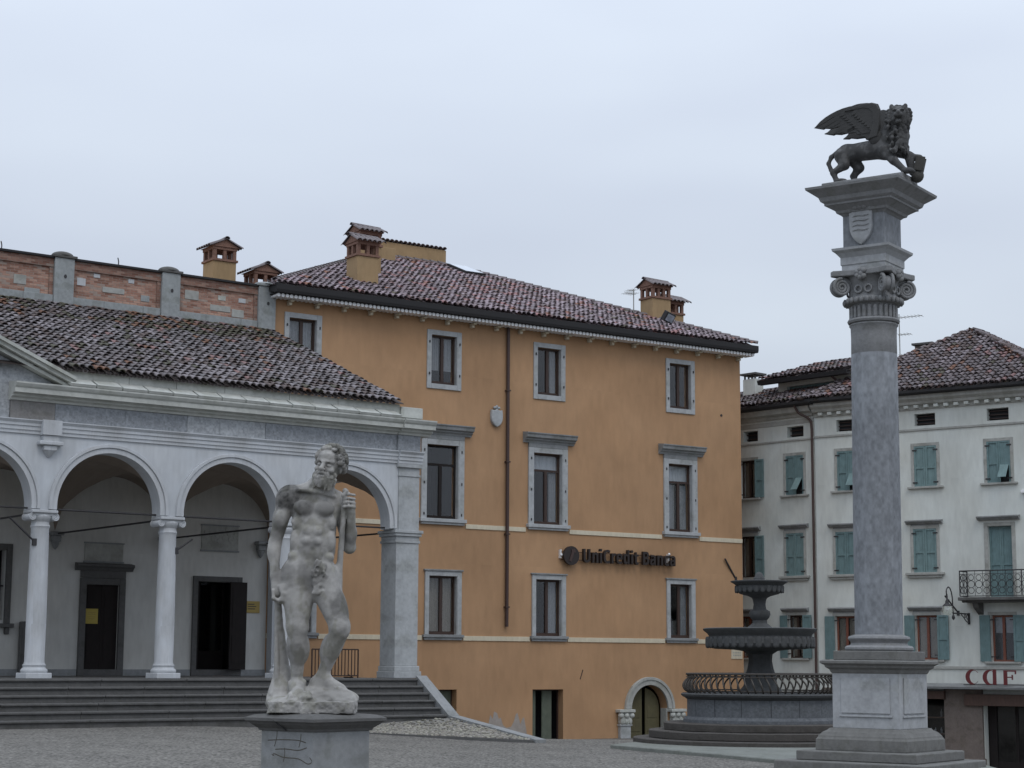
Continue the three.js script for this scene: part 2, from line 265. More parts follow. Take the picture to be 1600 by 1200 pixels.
// ---------------------------------------------------------------- the arcaded loggia on its stairs
const BAY = 3.66, FL = 1.2, BACK = -7.8;
const loggia = thing('arcade_loggia', 'white stone loggia with round arches on slim columns above broad dark steps', 'loggia', at('loggia', 0, 0, 0), frames.loggia.a);
{
  // stairs: six courses of long stones
  for (let i = 0; i < 6; i++) {
    const top = FL - 0.2 * i, edge = 0.45 + 0.31 * i, xr = 11.6 - i * 0.004; let x = -6 - rr(0, 1);
    while (x < xr - 0.4) {
      let w = rr(1.9, 3.1); if (x + w > xr - 0.8) w = xr - x; const d = rr(-0.008, 0.008), e = rr(-0.006, 0.004);
      mesh('step_stone', [rbox(x + 0.004, x + w - 0.004, top - 0.075, top + e, edge - 0.5, edge + d, 0.03), box(x + 0.005, x + w - 0.005, top - (i === 5 ? 0.75 : 0.205), top - 0.06, edge - 0.45, edge + d - 0.055)], mat.step, loggia); x += w;
    }
  }
  mesh('floor', box(-6.5, 11.9, 0.2, FL - 0.012, BACK - 0.1, 0.05), mat.floor, loggia);
  // sloping cheek stones at the right of the stairs
  const slope = (z0, y0, z1, y1, w0, w1) => new THREE.ExtrudeGeometry(shape([[z0, y0 - 0.6], [z1, y1 - 0.6], [z1, y1], [z0, y0]]), { depth: w1 - w0, bevelEnabled: false }).rotateY(-Math.PI / 2).translate(w1, 0, 0);
  mesh('stair_coping', slope(0.32, FL + 0.08, 2.02, 0.17, 11.62, 11.98), mat.greyStone, loggia);
  mesh('stair_coping', slope(2.03, 0.165, 6.1, -0.36, 11.625, 11.975), mat.greyStone, loggia);
  // columns
  const spiral = (cx, cy, z, dir) => { const pts = []; for (let t = 0; t <= 26; t++) { const a = Math.PI / 2 + dir * -t * 0.5, r = 0.1 * (1 - t / 32); pts.push([cx + Math.cos(a) * r, cy + Math.sin(a) * r, z]); } return tube(pts, 0.016, 40, 5); };
  for (const k of [-1, 0, 1, 2]) {
    const x = k * BAY, z = -0.06;
    const sh = mesh('column', turned([[0.275, 1.56], [0.268, 1.6], [0.255, 1.64], [0.258, 2.6], [0.25, 3.8], [0.232, 5.06], [0.245, 5.1], [0.258, 5.13], [0.245, 5.16], [0.232, 5.19], [0.232, 5.27]], 36).translate(x, 0, z), mat.whiteStone, loggia);
    mesh('base', [rbox(x - 0.35, x + 0.35, FL, FL + 0.15, z - 0.35, z + 0.35, 0.02), turned([[0.33, 1.35], [0.345, 1.38], [0.345, 1.42], [0.325, 1.45], [0.29, 1.48], [0.285, 1.51], [0.3, 1.53], [0.3, 1.56], [0.27, 1.575]], 36).translate(x, 0, z)], mat.whiteStone, sh);
    const c = [rbox(x - 0.36, x + 0.36, 5.47, 5.55, z - 0.31, z + 0.31, 0.02), turned([[0.235, 5.25], [0.27, 5.3], [0.3, 5.36], [0.3, 5.4], [0.24, 5.47]], 30).translate(x, 0, z)];
    for (const s of [-1, 1]) { c.push(new THREE.CylinderGeometry(0.095, 0.095, 0.5, 20).rotateX(Math.PI / 2).translate(x + s * 0.31, 5.365, z)); for (const f of [-1, 1]) c.push(spiral(x + s * 0.31, 5.365, z + f * 0.25, s)); }
    c.push(box(x - 0.31, x + 0.31, 5.4, 5.468, z - 0.25, z + 0.25));
    mesh('capital', c, mat.whiteStone, sh);
  }
  // arch wall
  const arches = [[-1.83, 1.48], [1.83, 1.48], [5.49, 1.48], [9.2, 1.52]], SP = 5.68;
  const s = new THREE.Shape(); s.moveTo(-5.6, 5.552); s.lineTo(-5.3, 5.552);
  s.lineTo(-3.31 - 0.7, 5.552);
  for (const [c, r] of arches) { s.lineTo(c - r, 5.552); s.lineTo(c - r, SP); s.absarc(c, SP, r, Math.PI, 0, true); s.lineTo(c + r, 5.552); }
  s.lineTo(11.02, 5.552); s.lineTo(11.02, 7.52); s.lineTo(-5.6, 7.52);
  mesh('arch_wall', new THREE.ExtrudeGeometry(s, { depth: 0.47, bevelEnabled: false, curveSegments: 40 }).translate(0, 0, -0.35), mat.limeWall, loggia);
  for (const [c, r] of arches) {
    const ring = (a, b, d, z) => { const q = new THREE.Shape(); q.moveTo(c - b, 5.58); q.lineTo(c - b, SP); q.absarc(c, SP, b, Math.PI, 0, true); q.lineTo(c + b, 5.58); q.lineTo(c + a, 5.58); q.lineTo(c + a, SP); q.absarc(c, SP, a, 0, Math.PI, false); q.lineTo(c - a, 5.58); q.closePath(); return new THREE.ExtrudeGeometry(q, { depth: d, bevelEnabled: true, bevelSize: 0.008, bevelThickness: 0.008, bevelSegments: 1, curveSegments: 40 }).translate(0, 0, z); };
    mesh('archivolt', [ring(r + 0.006, r + 0.13, 0.045, 0.121), ring(r + 0.15, r + 0.225, 0.085, 0.121)], mat.whiteStone, loggia);
  }
  // right corner pier
  const P0 = 10.95, P1 = 11.75;
  const pier = mesh('pier', [rbox(P0, P1, FL + 0.36, 5.16, -0.65, 0.17, 0.015), rbox(P0 + 0.07, P1, 5.54, 7.14, -0.65, 0.165, 0.012)], mat.surround, loggia);
  mesh('base', [rbox(P0 - 0.07, P1 + 0.09, FL, FL + 0.2, -0.7, 0.26, 0.02), rbox(P0 - 0.03, P1 + 0.05, FL + 0.2, FL + 0.36, -0.68, 0.215, 0.02)], mat.surround, pier);
  mesh('impost', [rbox(P0 - 0.03, P1 + 0.03, 5.16, 5.24, -0.68, 0.2, 0.01), rbox(P0 - 0.005, P1 + 0.01, 5.24, 5.36, -0.66, 0.18, 0.01), rbox(P0 - 0.06, P1 + 0.06, 5.36, 5.45, -0.7, 0.235, 0.015), rbox(P0 - 0.1, P1 + 0.1, 5.45, 5.54, -0.72, 0.27, 0.015)], mat.surround, pier);
  mesh('capital', [rbox(P0 + 0.05, P1 + 0.02, 7.14, 7.2, -0.66, 0.19, 0.008), rbox(P0 + 0.07, P1, 7.2, 7.4, -0.65, 0.165, 0.008), rbox(P0 + 0.0, P1 + 0.06, 7.4, 7.52, -0.66, 0.235, 0.015)], mat.surround, pier);
  // side wall with its wide arch
  { const q = new THREE.Shape(); const a = -0.66, b = -7.45, c = (a + b) / 2, rx = (a - b) / 2; q.moveTo(-0.36, 5.55); q.lineTo(a, 5.55); q.absellipse(c, 5.55, rx, 1.75, 0, Math.PI, false); q.lineTo(b, 1.19); q.lineTo(BACK + 0.02, 1.19); q.lineTo(BACK + 0.02, 9.2); q.lineTo(-0.36, 9.2);
    mesh('side_arch', new THREE.ExtrudeGeometry(q, { depth: 0.5, bevelEnabled: false, curveSegments: 40 }).rotateY(-Math.PI / 2).translate(11.62, 0, 0), mat.limeWall, loggia); }
  // entablature
  const AR = [[0.0, 7.52], [0.165, 7.52], [0.165, 7.6], [0.195, 7.612], [0.195, 7.71], [0.225, 7.722], [0.225, 7.79], [0.285, 7.86], [0.285, 7.885], [0.0, 7.885]];
  mesh('architrave', [mould(AR, -5.6, P0), mould(AR.map(([z, y]) => [z ? z + 0.075 : -0.6, y]), P0 + 0.002, P1 + 0.05)], mat.whiteStone, loggia);
  for (const [a, b, m, z] of [[-5.6, -1.02, 'friezeB', 0.06], [-1.02, 0.2, 'friezeC', 0.13], [0.2, 2.2, 'friezeA', 0.136], [2.2, 4.05, 'friezeA', 0.128], [4.05, 5.05, 'friezeB', 0.134], [5.05, 6.5, 'friezeB', 0.13], [6.5, 8.8, 'friezeA', 0.136], [8.8, P0, 'friezeA', 0.13], [P0, P1, 'friezeA', 0.205]])
    mesh('frieze_slab', rbox(a + 0.003, b - 0.003, 7.888, 8.37, -0.3, z, 0.006), mat[m], loggia);
  const CO = [[-0.2, 8.375], [0.17, 8.375], [0.2, 8.43], [0.3, 8.47], [0.3, 8.53], [0.46, 8.55], [0.46, 8.67], [0.5, 8.71], [0.54, 8.78], [0.54, 8.82], [-0.2, 8.9]];
  mesh('cornice', [mould(CO, -1.05, P0), mould(CO.map(([z, y]) => [z > 0 ? z + 0.07 : z, y]), P0 + 0.002, P1 + 0.32)], mat.attic, loggia);
  // sloping weathering slabs and the attic course under the eave
  for (let x = 0.45; x < P0 - 0.1; x += 0.745) { const w = Math.min(0.695, P0 - x); const j = rr(-0.012, 0.012); mesh('cornice_slab', new THREE.ExtrudeGeometry(shape([[0.53, 8.83], [0.56, 8.9 + j], [0.16, 9.08 + j], [0.16, 8.93]]), { depth: w, bevelEnabled: false }).rotateY(-Math.PI / 2).translate(x + w, 0, 0), mat.attic, loggia); }
  let ax = 0.3; while (ax < 11) { let w = rr(1.4, 2.2); if (ax + w > 10.4) w = 11.03 - ax; mesh('attic_slab', rbox(ax + 0.004, ax + w - 0.004, 8.9, 9.29, -0.5, 0.15 + rr(-0.006, 0.006), 0.01), mat.attic, loggia); ax += w; if (ax >= 11) break; }
  mesh('attic_slab', rbox(11.034, P1 + 0.06, 8.9, 9.22, -0.7, 0.21, 0.012), mat.attic, loggia);
  // hanging console under the architrave
  mesh('console', [rbox(-0.2, 0.33, 7.5, 7.895, 0.1, 0.36, 0.01), rbox(-0.16, 0.29, 7.33, 7.5, 0.1, 0.31, 0.02), rbox(-0.27, 0.4, 7.24, 7.35, 0.1, 0.34, 0.03), rbox(-0.12, 0.25, 7.1, 7.24, 0.1, 0.28, 0.03), turned([[0.02, 6.93], [0.06, 6.97], [0.16, 7.1], [0.02, 7.105]], 12).translate(0.065, 0, 0.15)], mat.whiteStone, loggia);
  // end of the pediment over the central arch
  { const sl = Math.tan(22.7 * R); const rake = (y0, y1, z) => new THREE.ExtrudeGeometry(shape([[1.02, 8.86 + y0], [-6, 8.86 + y0 + 7.02 * sl], [-6, 8.86 + y1 + 7.02 * sl], [1.02 + (y0 - y1) * 0.0, 8.86 + y1]]), { depth: z + 0.3, bevelEnabled: false }).translate(0, 0, -0.3);
    mesh('pediment_cornice', [rake(-0.02, 0.06, 0.3), rake(0.06, 0.11, 0.24), rake(0.11, 0.22, 0.42), rake(0.22, 0.31, 0.5)].map(g => g.translate(-0.4, -0.1, 0)), mat.attic, loggia);
    mesh('tympanum', new THREE.ExtrudeGeometry(shape([[0.3, 8.86], [-6, 8.86 + 2.6], [-6, 8.38], [-1.05, 8.38], [-1.05, 8.84]]), { depth: 0.3, bevelEnabled: false }).translate(0, 0, -0.28), mat.friezeB, loggia);
    mesh('pediment_roof', new THREE.ExtrudeGeometry(shape([[0.5, 9.03], [-6, 9.03 + 6.5 * sl], [-6, 8.97 + 6.5 * sl], [0.5, 8.97]]), { depth: 3.2, bevelEnabled: false }).translate(0, 0, -3.3), mat.deck, loggia); }
  // back wall with two doorways and a window
  const D1 = [4.74, 5.84, FL + 0.2, 3.99], D2 = [8.56, 9.98, FL + 0.2, 4.2], WN = [0.9, 2.15, 2.85, 4.95];
  mesh('back_wall', wallShape(-6, 11.08, FL, 12.55, [rectHole(...D1), rectHole(...D2), rectHole(...WN)], 0.35).translate(0, 0, BACK), mat.innerWall, loggia);
  for (const [a, b] of [[-6, D1[0] - 0.22], [D1[1] + 0.22, D2[0] - 0.2], [D2[1] + 0.2, 11.08]]) mesh('plinth_course', box(a, b, FL, FL + 0.2, BACK, BACK + 0.05), mat.greyStone, loggia);
  const frame = (d, w, z, m) => [rbox(d[0] - w, d[0], d[2] - 0.2, d[3] + w, BACK, BACK + z, 0.01), rbox(d[1], d[1] + w, d[2] - 0.2, d[3] + w, BACK, BACK + z, 0.01), rbox(d[0], d[1], d[3], d[3] + w, BACK, BACK + z - 0.004, 0.01), box(d[0], d[1], d[2] - 0.2, d[2], BACK - 0.3, BACK + z - 0.003)];
  const d1 = mesh('door', frame(D1, 0.2, 0.1), mat.darkStone, loggia);
  mesh('cornice', [mould([[0, 4.42], [0.1, 4.42], [0.16, 4.5], [0.24, 4.55], [0.24, 4.62], [0, 4.66]].map(([z, y]) => [z + BACK, y]), 4.36, 6.26), box(4.55, 6.05, 4.2, 4.42, BACK, BACK + 0.06)], mat.darkStone, d1);
  for (const [a, b] of [[D1[0], 5.286], [5.294, D1[1]]]) mesh('leaf', [box(a, b, D1[2], D1[3], BACK - 0.1, BACK - 0.04), box(a + 0.1, b - 0.1, 1.6, 2.5, BACK - 0.04, BACK - 0.025), box(a + 0.1, b - 0.1, 2.7, 3.8, BACK - 0.04, BACK - 0.025)], mat.darkDoor, d1);
  const d2 = mesh('door', frame(D2, 0.17, 0.08), mat.darkStone, loggia);
  mesh('leaf', box(D2[0] + 0.02, D2[0] + 0.09, D2[2], D2[3], BACK - 0.7, BACK - 0.02), mat.darkDoor, d2);
  mesh('leaf', [box(-0.68, 0, D2[2], D2[3], -0.06, 0), box(-0.6, -0.08, 1.6, 2.5, 0, 0.012), box(-0.6, -0.08, 2.7, 4.0, 0, 0.012)].map(g => g.rotateY(12 * R).translate(D2[1] + 0.28, 0, BACK + 0.2)), mat.darkDoor, d2);
  mesh('vestibule_door', [box(D2[0] + 0.15, D2[1], D2[2], D2[2] + 0.6, BACK - 0.9, BACK - 0.86), box(9.06, 9.12, D2[2] + 0.6, D2[3], BACK - 0.9, BACK - 0.86), box(9.92, 9.98, D2[2] + 0.6, D2[3], BACK - 0.9, BACK - 0.86)], mat.darkDoor, d2);
  mesh('pane', box(9.12, 9.92, D2[2] + 0.6, D2[3], BACK - 0.888, BACK - 0.88), mat.glass, d2);
  for (const d of [D1, D2, WN]) mesh('room', [box(d[0] - 0.5, d[1] + 0.5, FL, FL + 0.1, BACK - 3, BACK - 0.36), box(d[0] - 0.5, d[1] + 0.5, 5.4, 5.5, BACK - 3, BACK - 0.36), box(d[0] - 0.6, d[0] - 0.5, FL, 5.5, BACK - 3, BACK - 0.36), box(d[1] + 0.5, d[1] + 0.6, FL, 5.5, BACK - 3, BACK - 0.36), box(d[0] - 0.6, d[1] + 0.6, FL, 5.5, BACK - 3.1, BACK - 3)], mat.room, loggia);
  const wn = mesh('window', [rbox(WN[0] - 0.18, WN[0], WN[2] - 0.1, WN[3] + 0.18, BACK, BACK + 0.09, 0.01), rbox(WN[1], WN[1] + 0.18, WN[2] - 0.1, WN[3] + 0.18, BACK, BACK + 0.09, 0.01), rbox(WN[0], WN[1], WN[3], WN[3] + 0.18, BACK, BACK + 0.086, 0.01)], mat.darkStone, loggia);
  mesh('sill', [rbox(WN[0] - 0.28, WN[1] + 0.28, WN[2] - 0.22, WN[2] - 0.1, BACK, BACK + 0.2, 0.02), rbox(WN[1] + 0.02, WN[1] + 0.16, WN[2] - 0.42, WN[2] - 0.22, BACK, BACK + 0.14, 0.03), rbox(WN[0] - 0.16, WN[0] - 0.02, WN[2] - 0.42, WN[2] - 0.22, BACK, BACK + 0.14, 0.03)], mat.darkStone, wn);
  mesh('grille', [box(WN[0], WN[1], 3.85, 3.9, BACK - 0.14, BACK - 0.11), ...[0, 1, 2, 3, 4, 5].map(i => bar([1.0 + i * 0.21, WN[2], BACK - 0.1], [1.0 + i * 0.21, WN[3], BACK - 0.1], 0.012))], mat.iron, wn);
  // carved plaques, corbels, tie rods
  const pl = (x0, x1, y0, y1) => { const p = mesh('plaque', [rbox(x0, x1, y0, y1, BACK + 0.002, BACK + 0.03, 0.005)], mat.corniceGrey, loggia); mesh('moulding', [box(x0 - 0.03, x1 + 0.03, y0 - 0.05, y0, BACK + 0.002, BACK + 0.05), box(x0 - 0.03, x1 + 0.03, y1, y1 + 0.04, BACK + 0.002, BACK + 0.045)], mat.greyStone, p); return p; };
  pl(4.66, 5.94, 4.72, 5.26);
  const p2 = pl(8.65, 9.98, 5.22, 6.0);
  { const rel = []; for (let i = 0; i < 26; i++) rel.push(new THREE.SphereGeometry(rr(0.03, 0.085), 8, 6).scale(1, rr(0.8, 1.5), 0.25).translate(rr(8.75, 9.88), rr(5.5, 5.92), BACK + 0.03)); mesh('relief', rel, mat.corniceGrey, p2); }
  for (const k of [0, 1, 2, 3]) {
    const x = k < 3 ? k * BAY : 10.78;
    mesh('corbel', [rbox(x - 0.2, x + 0.2, 5.45, 5.56, BACK, BACK + 0.3, 0.02), rbox(x - 0.15, x + 0.15, 5.25, 5.45, BACK, BACK + 0.22, 0.04), turned([[0.02, 5.02], [0.08, 5.1], [0.13, 5.25], [0.01, 5.26]], 12).translate(x, 0, BACK + 0.08)], mat.greyStone, loggia);
    const xc = k < 3 ? k * BAY : 11.2;
    mesh('tie_rod', bar([xc, 5.5, -0.3], [x + (k === 3 ? 0.1 : 0), 5.5, BACK + 0.1], 0.028), mat.iron, loggia);
  }
  for (const [a, b] of [[-BAY, 0], [0, BAY], [BAY, 2 * BAY], [2 * BAY, 10.98]]) mesh('tie_rod', bar([a + 0.3, 5.6, -0.1], [b - 0.28, 5.6, -0.1], 0.028), mat.iron, loggia);
  // groin vaults, one to a bay
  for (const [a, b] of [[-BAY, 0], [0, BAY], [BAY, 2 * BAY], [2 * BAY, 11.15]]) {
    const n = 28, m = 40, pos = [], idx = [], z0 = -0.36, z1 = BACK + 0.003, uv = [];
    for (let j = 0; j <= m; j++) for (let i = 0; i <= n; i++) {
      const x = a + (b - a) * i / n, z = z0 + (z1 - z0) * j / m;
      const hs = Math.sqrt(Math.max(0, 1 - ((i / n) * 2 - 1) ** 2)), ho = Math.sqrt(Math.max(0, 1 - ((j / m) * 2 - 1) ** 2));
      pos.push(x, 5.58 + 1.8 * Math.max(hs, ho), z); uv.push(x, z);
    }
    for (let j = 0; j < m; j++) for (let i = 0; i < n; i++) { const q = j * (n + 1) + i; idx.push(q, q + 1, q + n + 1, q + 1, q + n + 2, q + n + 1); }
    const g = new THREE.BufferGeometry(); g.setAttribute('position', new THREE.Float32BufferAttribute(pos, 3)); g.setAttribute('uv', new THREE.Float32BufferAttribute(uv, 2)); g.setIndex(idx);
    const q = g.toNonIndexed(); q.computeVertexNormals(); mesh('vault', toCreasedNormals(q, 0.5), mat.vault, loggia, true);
  }
}
// clay tile roofs
const tileGeo = (len, r0, r1, seg = 6) => { const p = [], idx = []; for (let j = 0; j <= 1; j++) for (let i = 0; i <= seg; i++) { const a = Math.PI * i / seg, r = j ? r1 : r0; p.push(Math.cos(a) * r, Math.sin(a) * r * 0.85 + (j ? 0 : 0.02), j ? -len : 0); } for (let i = 0; i < seg; i++) idx.push(i, i + 1, i + seg + 1, i + 1, i + seg + 2, i + seg + 1);
  // a thin lip at the lower end so that each tile shows its thickness
  const b = p.length / 3; for (let i = 0; i <= seg; i++) { const a = Math.PI * i / seg; p.push(Math.cos(a) * (r0 - 0.02), Math.sin(a) * (r0 - 0.02) * 0.85 + 0.02, 0.001); } for (let i = 0; i < seg; i++) idx.push(i, b + i, i + 1, i + 1, b + i, b + i + 1);
  const g = new THREE.BufferGeometry(); g.setAttribute('position', new THREE.Float32BufferAttribute(p, 3)); g.setIndex(idx); const q = g.toNonIndexed(); q.computeVertexNormals(); return toCreasedNormals(q, 0.9); };
const TILE = uvm(plain(tileGeo(0.45, 0.098, 0.078)));
const PAN = uvm(plain(tileGeo(0.45, 0.085, 0.1, 4).rotateZ(Math.PI)));
const tileMat = [[0.14, 0.12, 0.122], [0.19, 0.162, 0.165], [0.26, 0.23, 0.24], [0.12, 0.088, 0.08], [0.26, 0.15, 0.14], [0.085, 0.078, 0.05], [0.165, 0.148, 0.152], [0.2, 0.1, 0.06]].map(c => M(...c, { roughness: 0.75, side: THREE.DoubleSide, map: rep(tStone, 0.9) }));
const tileWhite = M(1, 1, 1, { roughness: 0.75, side: THREE.DoubleSide, map: rep(tStone, 0.9) });
const pick = w => { let t = rnd() * w.reduce((a, b) => a + b); for (let i = 0; i < w.length; i++) if ((t -= w[i]) < 0) return i; return 0; };
// org, ex (along eave), up (up the slope) are vectors in the parent's frame; inside(c, r) tells whether a tile lies on the face
function tileField(parent, org, ex, up, cols, rows, pitch, gauge, inside, weights, single, tint = [1, 1, 1]) {
  const nrm = new THREE.Vector3().crossVectors(ex, up).normalize();
  const base = new THREE.Matrix4().makeBasis(ex, nrm, up.clone().negate()), q0 = new THREE.Quaternion().setFromRotationMatrix(base);
  const list = [], pans = [];
  for (let r = 0; r < rows; r++) for (let c = 0; c < cols; c++) {
    if (!inside((c + 0.5) * pitch, r * gauge)) continue;
    const p = org.clone().addScaledVector(ex, (c + 0.5) * pitch + rr(-0.016, 0.016)).addScaledVector(up, r * gauge + rr(-0.045, 0.045)).addScaledVector(nrm, 0.07 + rr(-0.01, 0.014));
    const q = q0.clone().multiply(new THREE.Quaternion().setFromEuler(new THREE.Euler(-0.075 + rr(-0.03, 0.03), rr(-0.08, 0.08), rr(-0.1, 0.1))));
    list.push([p, q, r, weights(r / rows).map((v, i) => v * (0.15 + 1.9 * sstep(0.25, 0.75, noise3(c * 0.13 + i * 7.3, r * 0.2, i * 3.1))))]);
    pans.push([org.clone().addScaledVector(ex, c * pitch).addScaledVector(up, r * gauge + 0.05).addScaledVector(nrm, 0.035), q0]);
  }
  const m4 = new THREE.Matrix4(), one = V(1, 1, 1), col = new THREE.Color();
  const few = list.slice(0, single), rest = list.slice(single);
  for (const [p, q, r, w] of few) { const o = new THREE.Mesh(TILE, tileMat[pick(w)]); o.name = 'roof_tile'; o.position.copy(p); o.quaternion.copy(q); o.castShadow = o.receiveShadow = true; parent.add(o); }
  const field = (arr, geo, nm) => { const im = new THREE.InstancedMesh(geo, tileWhite, arr.length); arr.forEach(([p, q, r, w], i) => { im.setMatrixAt(i, m4.compose(p, q, one)); const k = pick(w ?? weights(0.5)), f = rr(0.85, 1.12); const c = tileMat[k].color; col.setRGB(c.r * f * tint[0], c.g * f * tint[1], c.b * f * tint[2]); im.setColorAt(i, col); }); im.name = nm; im.userData.kind = 'stuff'; im.castShadow = im.receiveShadow = true; parent.add(im); };
  if (rest.length) field(rest, TILE, 'roof_tiles');
  if (pans.length) field(pans, PAN, 'pan_tiles');
}
{
  const e = V(0, 9.3, 0.28), t = V(0, 12.6, BACK + 0.05), up = t.clone().sub(e).normalize(), len = t.distanceTo(e);
  const deck = (x0, x1) => new THREE.ExtrudeGeometry(shape([[e.z, e.y], [t.z, t.y], [t.z, t.y - 0.12], [e.z, e.y - 0.02]]), { depth: x1 - x0, bevelEnabled: false }).rotateY(-Math.PI / 2).translate(x1, 0, 0);
  mesh('roof_deck', deck(-4, 11.08), mat.deck, loggia);
  const pitch = 0.222, cols = Math.floor(15 / pitch);
  tileField(loggia, V(-3.95, e.y - 0.02, e.z + 0.06), V(1, 0, 0), up, cols, 26, pitch, 0.33,
    (x, y) => { const X = x - 3.95; return X < 11.12 && X > 0.45 - y * 0.9 - 0.25 && y < len; },
    v => v > 0.72 ? [4, 2, 1, 5, 1, 7, 2, 2.4] : [5, 6, 5, 3, 0.7, 1.2, 6, 0.35], 300);
}
// ---------------------------------------------------------------- brick terrace wall above the loggia roof
{
  const w = thing('terrace_wall', 'old brick parapet wall with grey stone pilasters rising behind the loggia roof', 'wall', at('loggia', 0, 12.58, BACK), frames.loggia.a);
  const T = 1.55;                                       // height of the wall top above its foot
  mesh('brick_core', box(-6, 11.06, 0.32, T - 0.05, -0.5, -0.03), mat.brick, w);
  const pil = [-0.1, 3.59, 7.25, 10.79];
  pil.forEach((x, i) => {
    const p = mesh('pilaster', rbox(x - 0.325, x + 0.325, -0.14, T - 0.02, -0.3, 0.1, 0.012), mat.parapetStone, w);
    mesh('cap', [rbox(x - 0.4, x + 0.4, T - 0.02, T + 0.07, -0.45, 0.15, 0.02), new THREE.SphereGeometry(0.36, 20, 8, 0, 6.29, 0, 1.57).scale(1, i === 3 ? 0.25 : 0.42, 0.8).translate(x, T + 0.07, -0.12)], i === 3 ? mat.parapetStone : mat.darkStone, p);
    mesh('weep_hole', [new THREE.CylinderGeometry(0.045, 0.045, 0.03, 12).rotateX(Math.PI / 2).scale(1, 1.4, 1).translate(x + 0.03, 0.95, 0.1)], mat.iron, p);
  });
  const seg = [[-6, -0.43], [0.23, 3.26], [3.92, 6.92], [7.58, 10.46]];
  for (const [a, b] of seg) {
    let x = a; while (x < b - 0.05) { let l = rr(0.9, 1.5); if (x + l > b - 0.5) l = b - x; mesh('plinth_stone', rbox(x + 0.003, x + l - 0.003, -0.12, 0.33, -0.3, 0.055 + rr(-0.006, 0.006), 0.01), mat.parapetStone, w); x += l; }
    mesh('brick_border', [box(a, a + 0.13, 0.33, 1.22, -0.1, 0.012), box(b - 0.13, b, 0.33, 1.22, -0.1, 0.012), box(a, b, 1.22, 1.3, -0.1, 0.035), box(a, b, 1.3, T - 0.06, -0.1, 0.01)], mat.brickDark, w);
    mesh('coping', rbox(a - 0.02, b + 0.02, T - 0.06, T + 0.02, -0.6, 0.09, 0.015), mat.gutter, w);
  }
  for (const [x, y, ww, h, m] of [[4.13, 0.87, 0.44, 0.24, 'whiteStone'], [4.72, 1.13, 0.22, 0.13, 'whiteStone'], [5.9, 1.1, 0.2, 0.14, 'whiteStone'], [5.3, 0.72, 0.75, 0.17, 'corniceGrey'], [6.4, 0.6, 0.3, 0.2, 'parapetStone'], [8.05, 0.92, 0.5, 0.3, 'corniceGrey'], [9.15, 0.95, 0.28, 0.16, 'attic'], [9.1, 0.6, 0.75, 0.2, 'corniceGrey'], [9.75, 0.5, 0.45, 0.26, 'corniceGrey'], [9.9, 0.95, 0.26, 0.15, 'whiteStone'], [2.2, 0.7, 0.4, 0.3, 'corniceGrey'], [2.6, 0.4, 0.5, 0.14, 'parapetStone'], [1.3, 0.9, 0.5, 0.2, 'corniceGrey']])
    mesh('stone_insert', rbox(x - ww / 2, x + ww / 2, y - h / 2, y + h / 2, -0.1, -0.012, 0.01), mat[m], w);
  mesh('iron_spike', [tube([[5.5, T, -0.2], [5.52, T + 0.16, -0.2], [5.49, T + 0.3, -0.2]], 0.018)], mat.iron, w);
  mesh('iron_spike', [tube([[1.62, T, -0.2], [1.64, T + 0.16, -0.2], [1.61, T + 0.3, -0.2]], 0.018)], mat.iron, w);
}

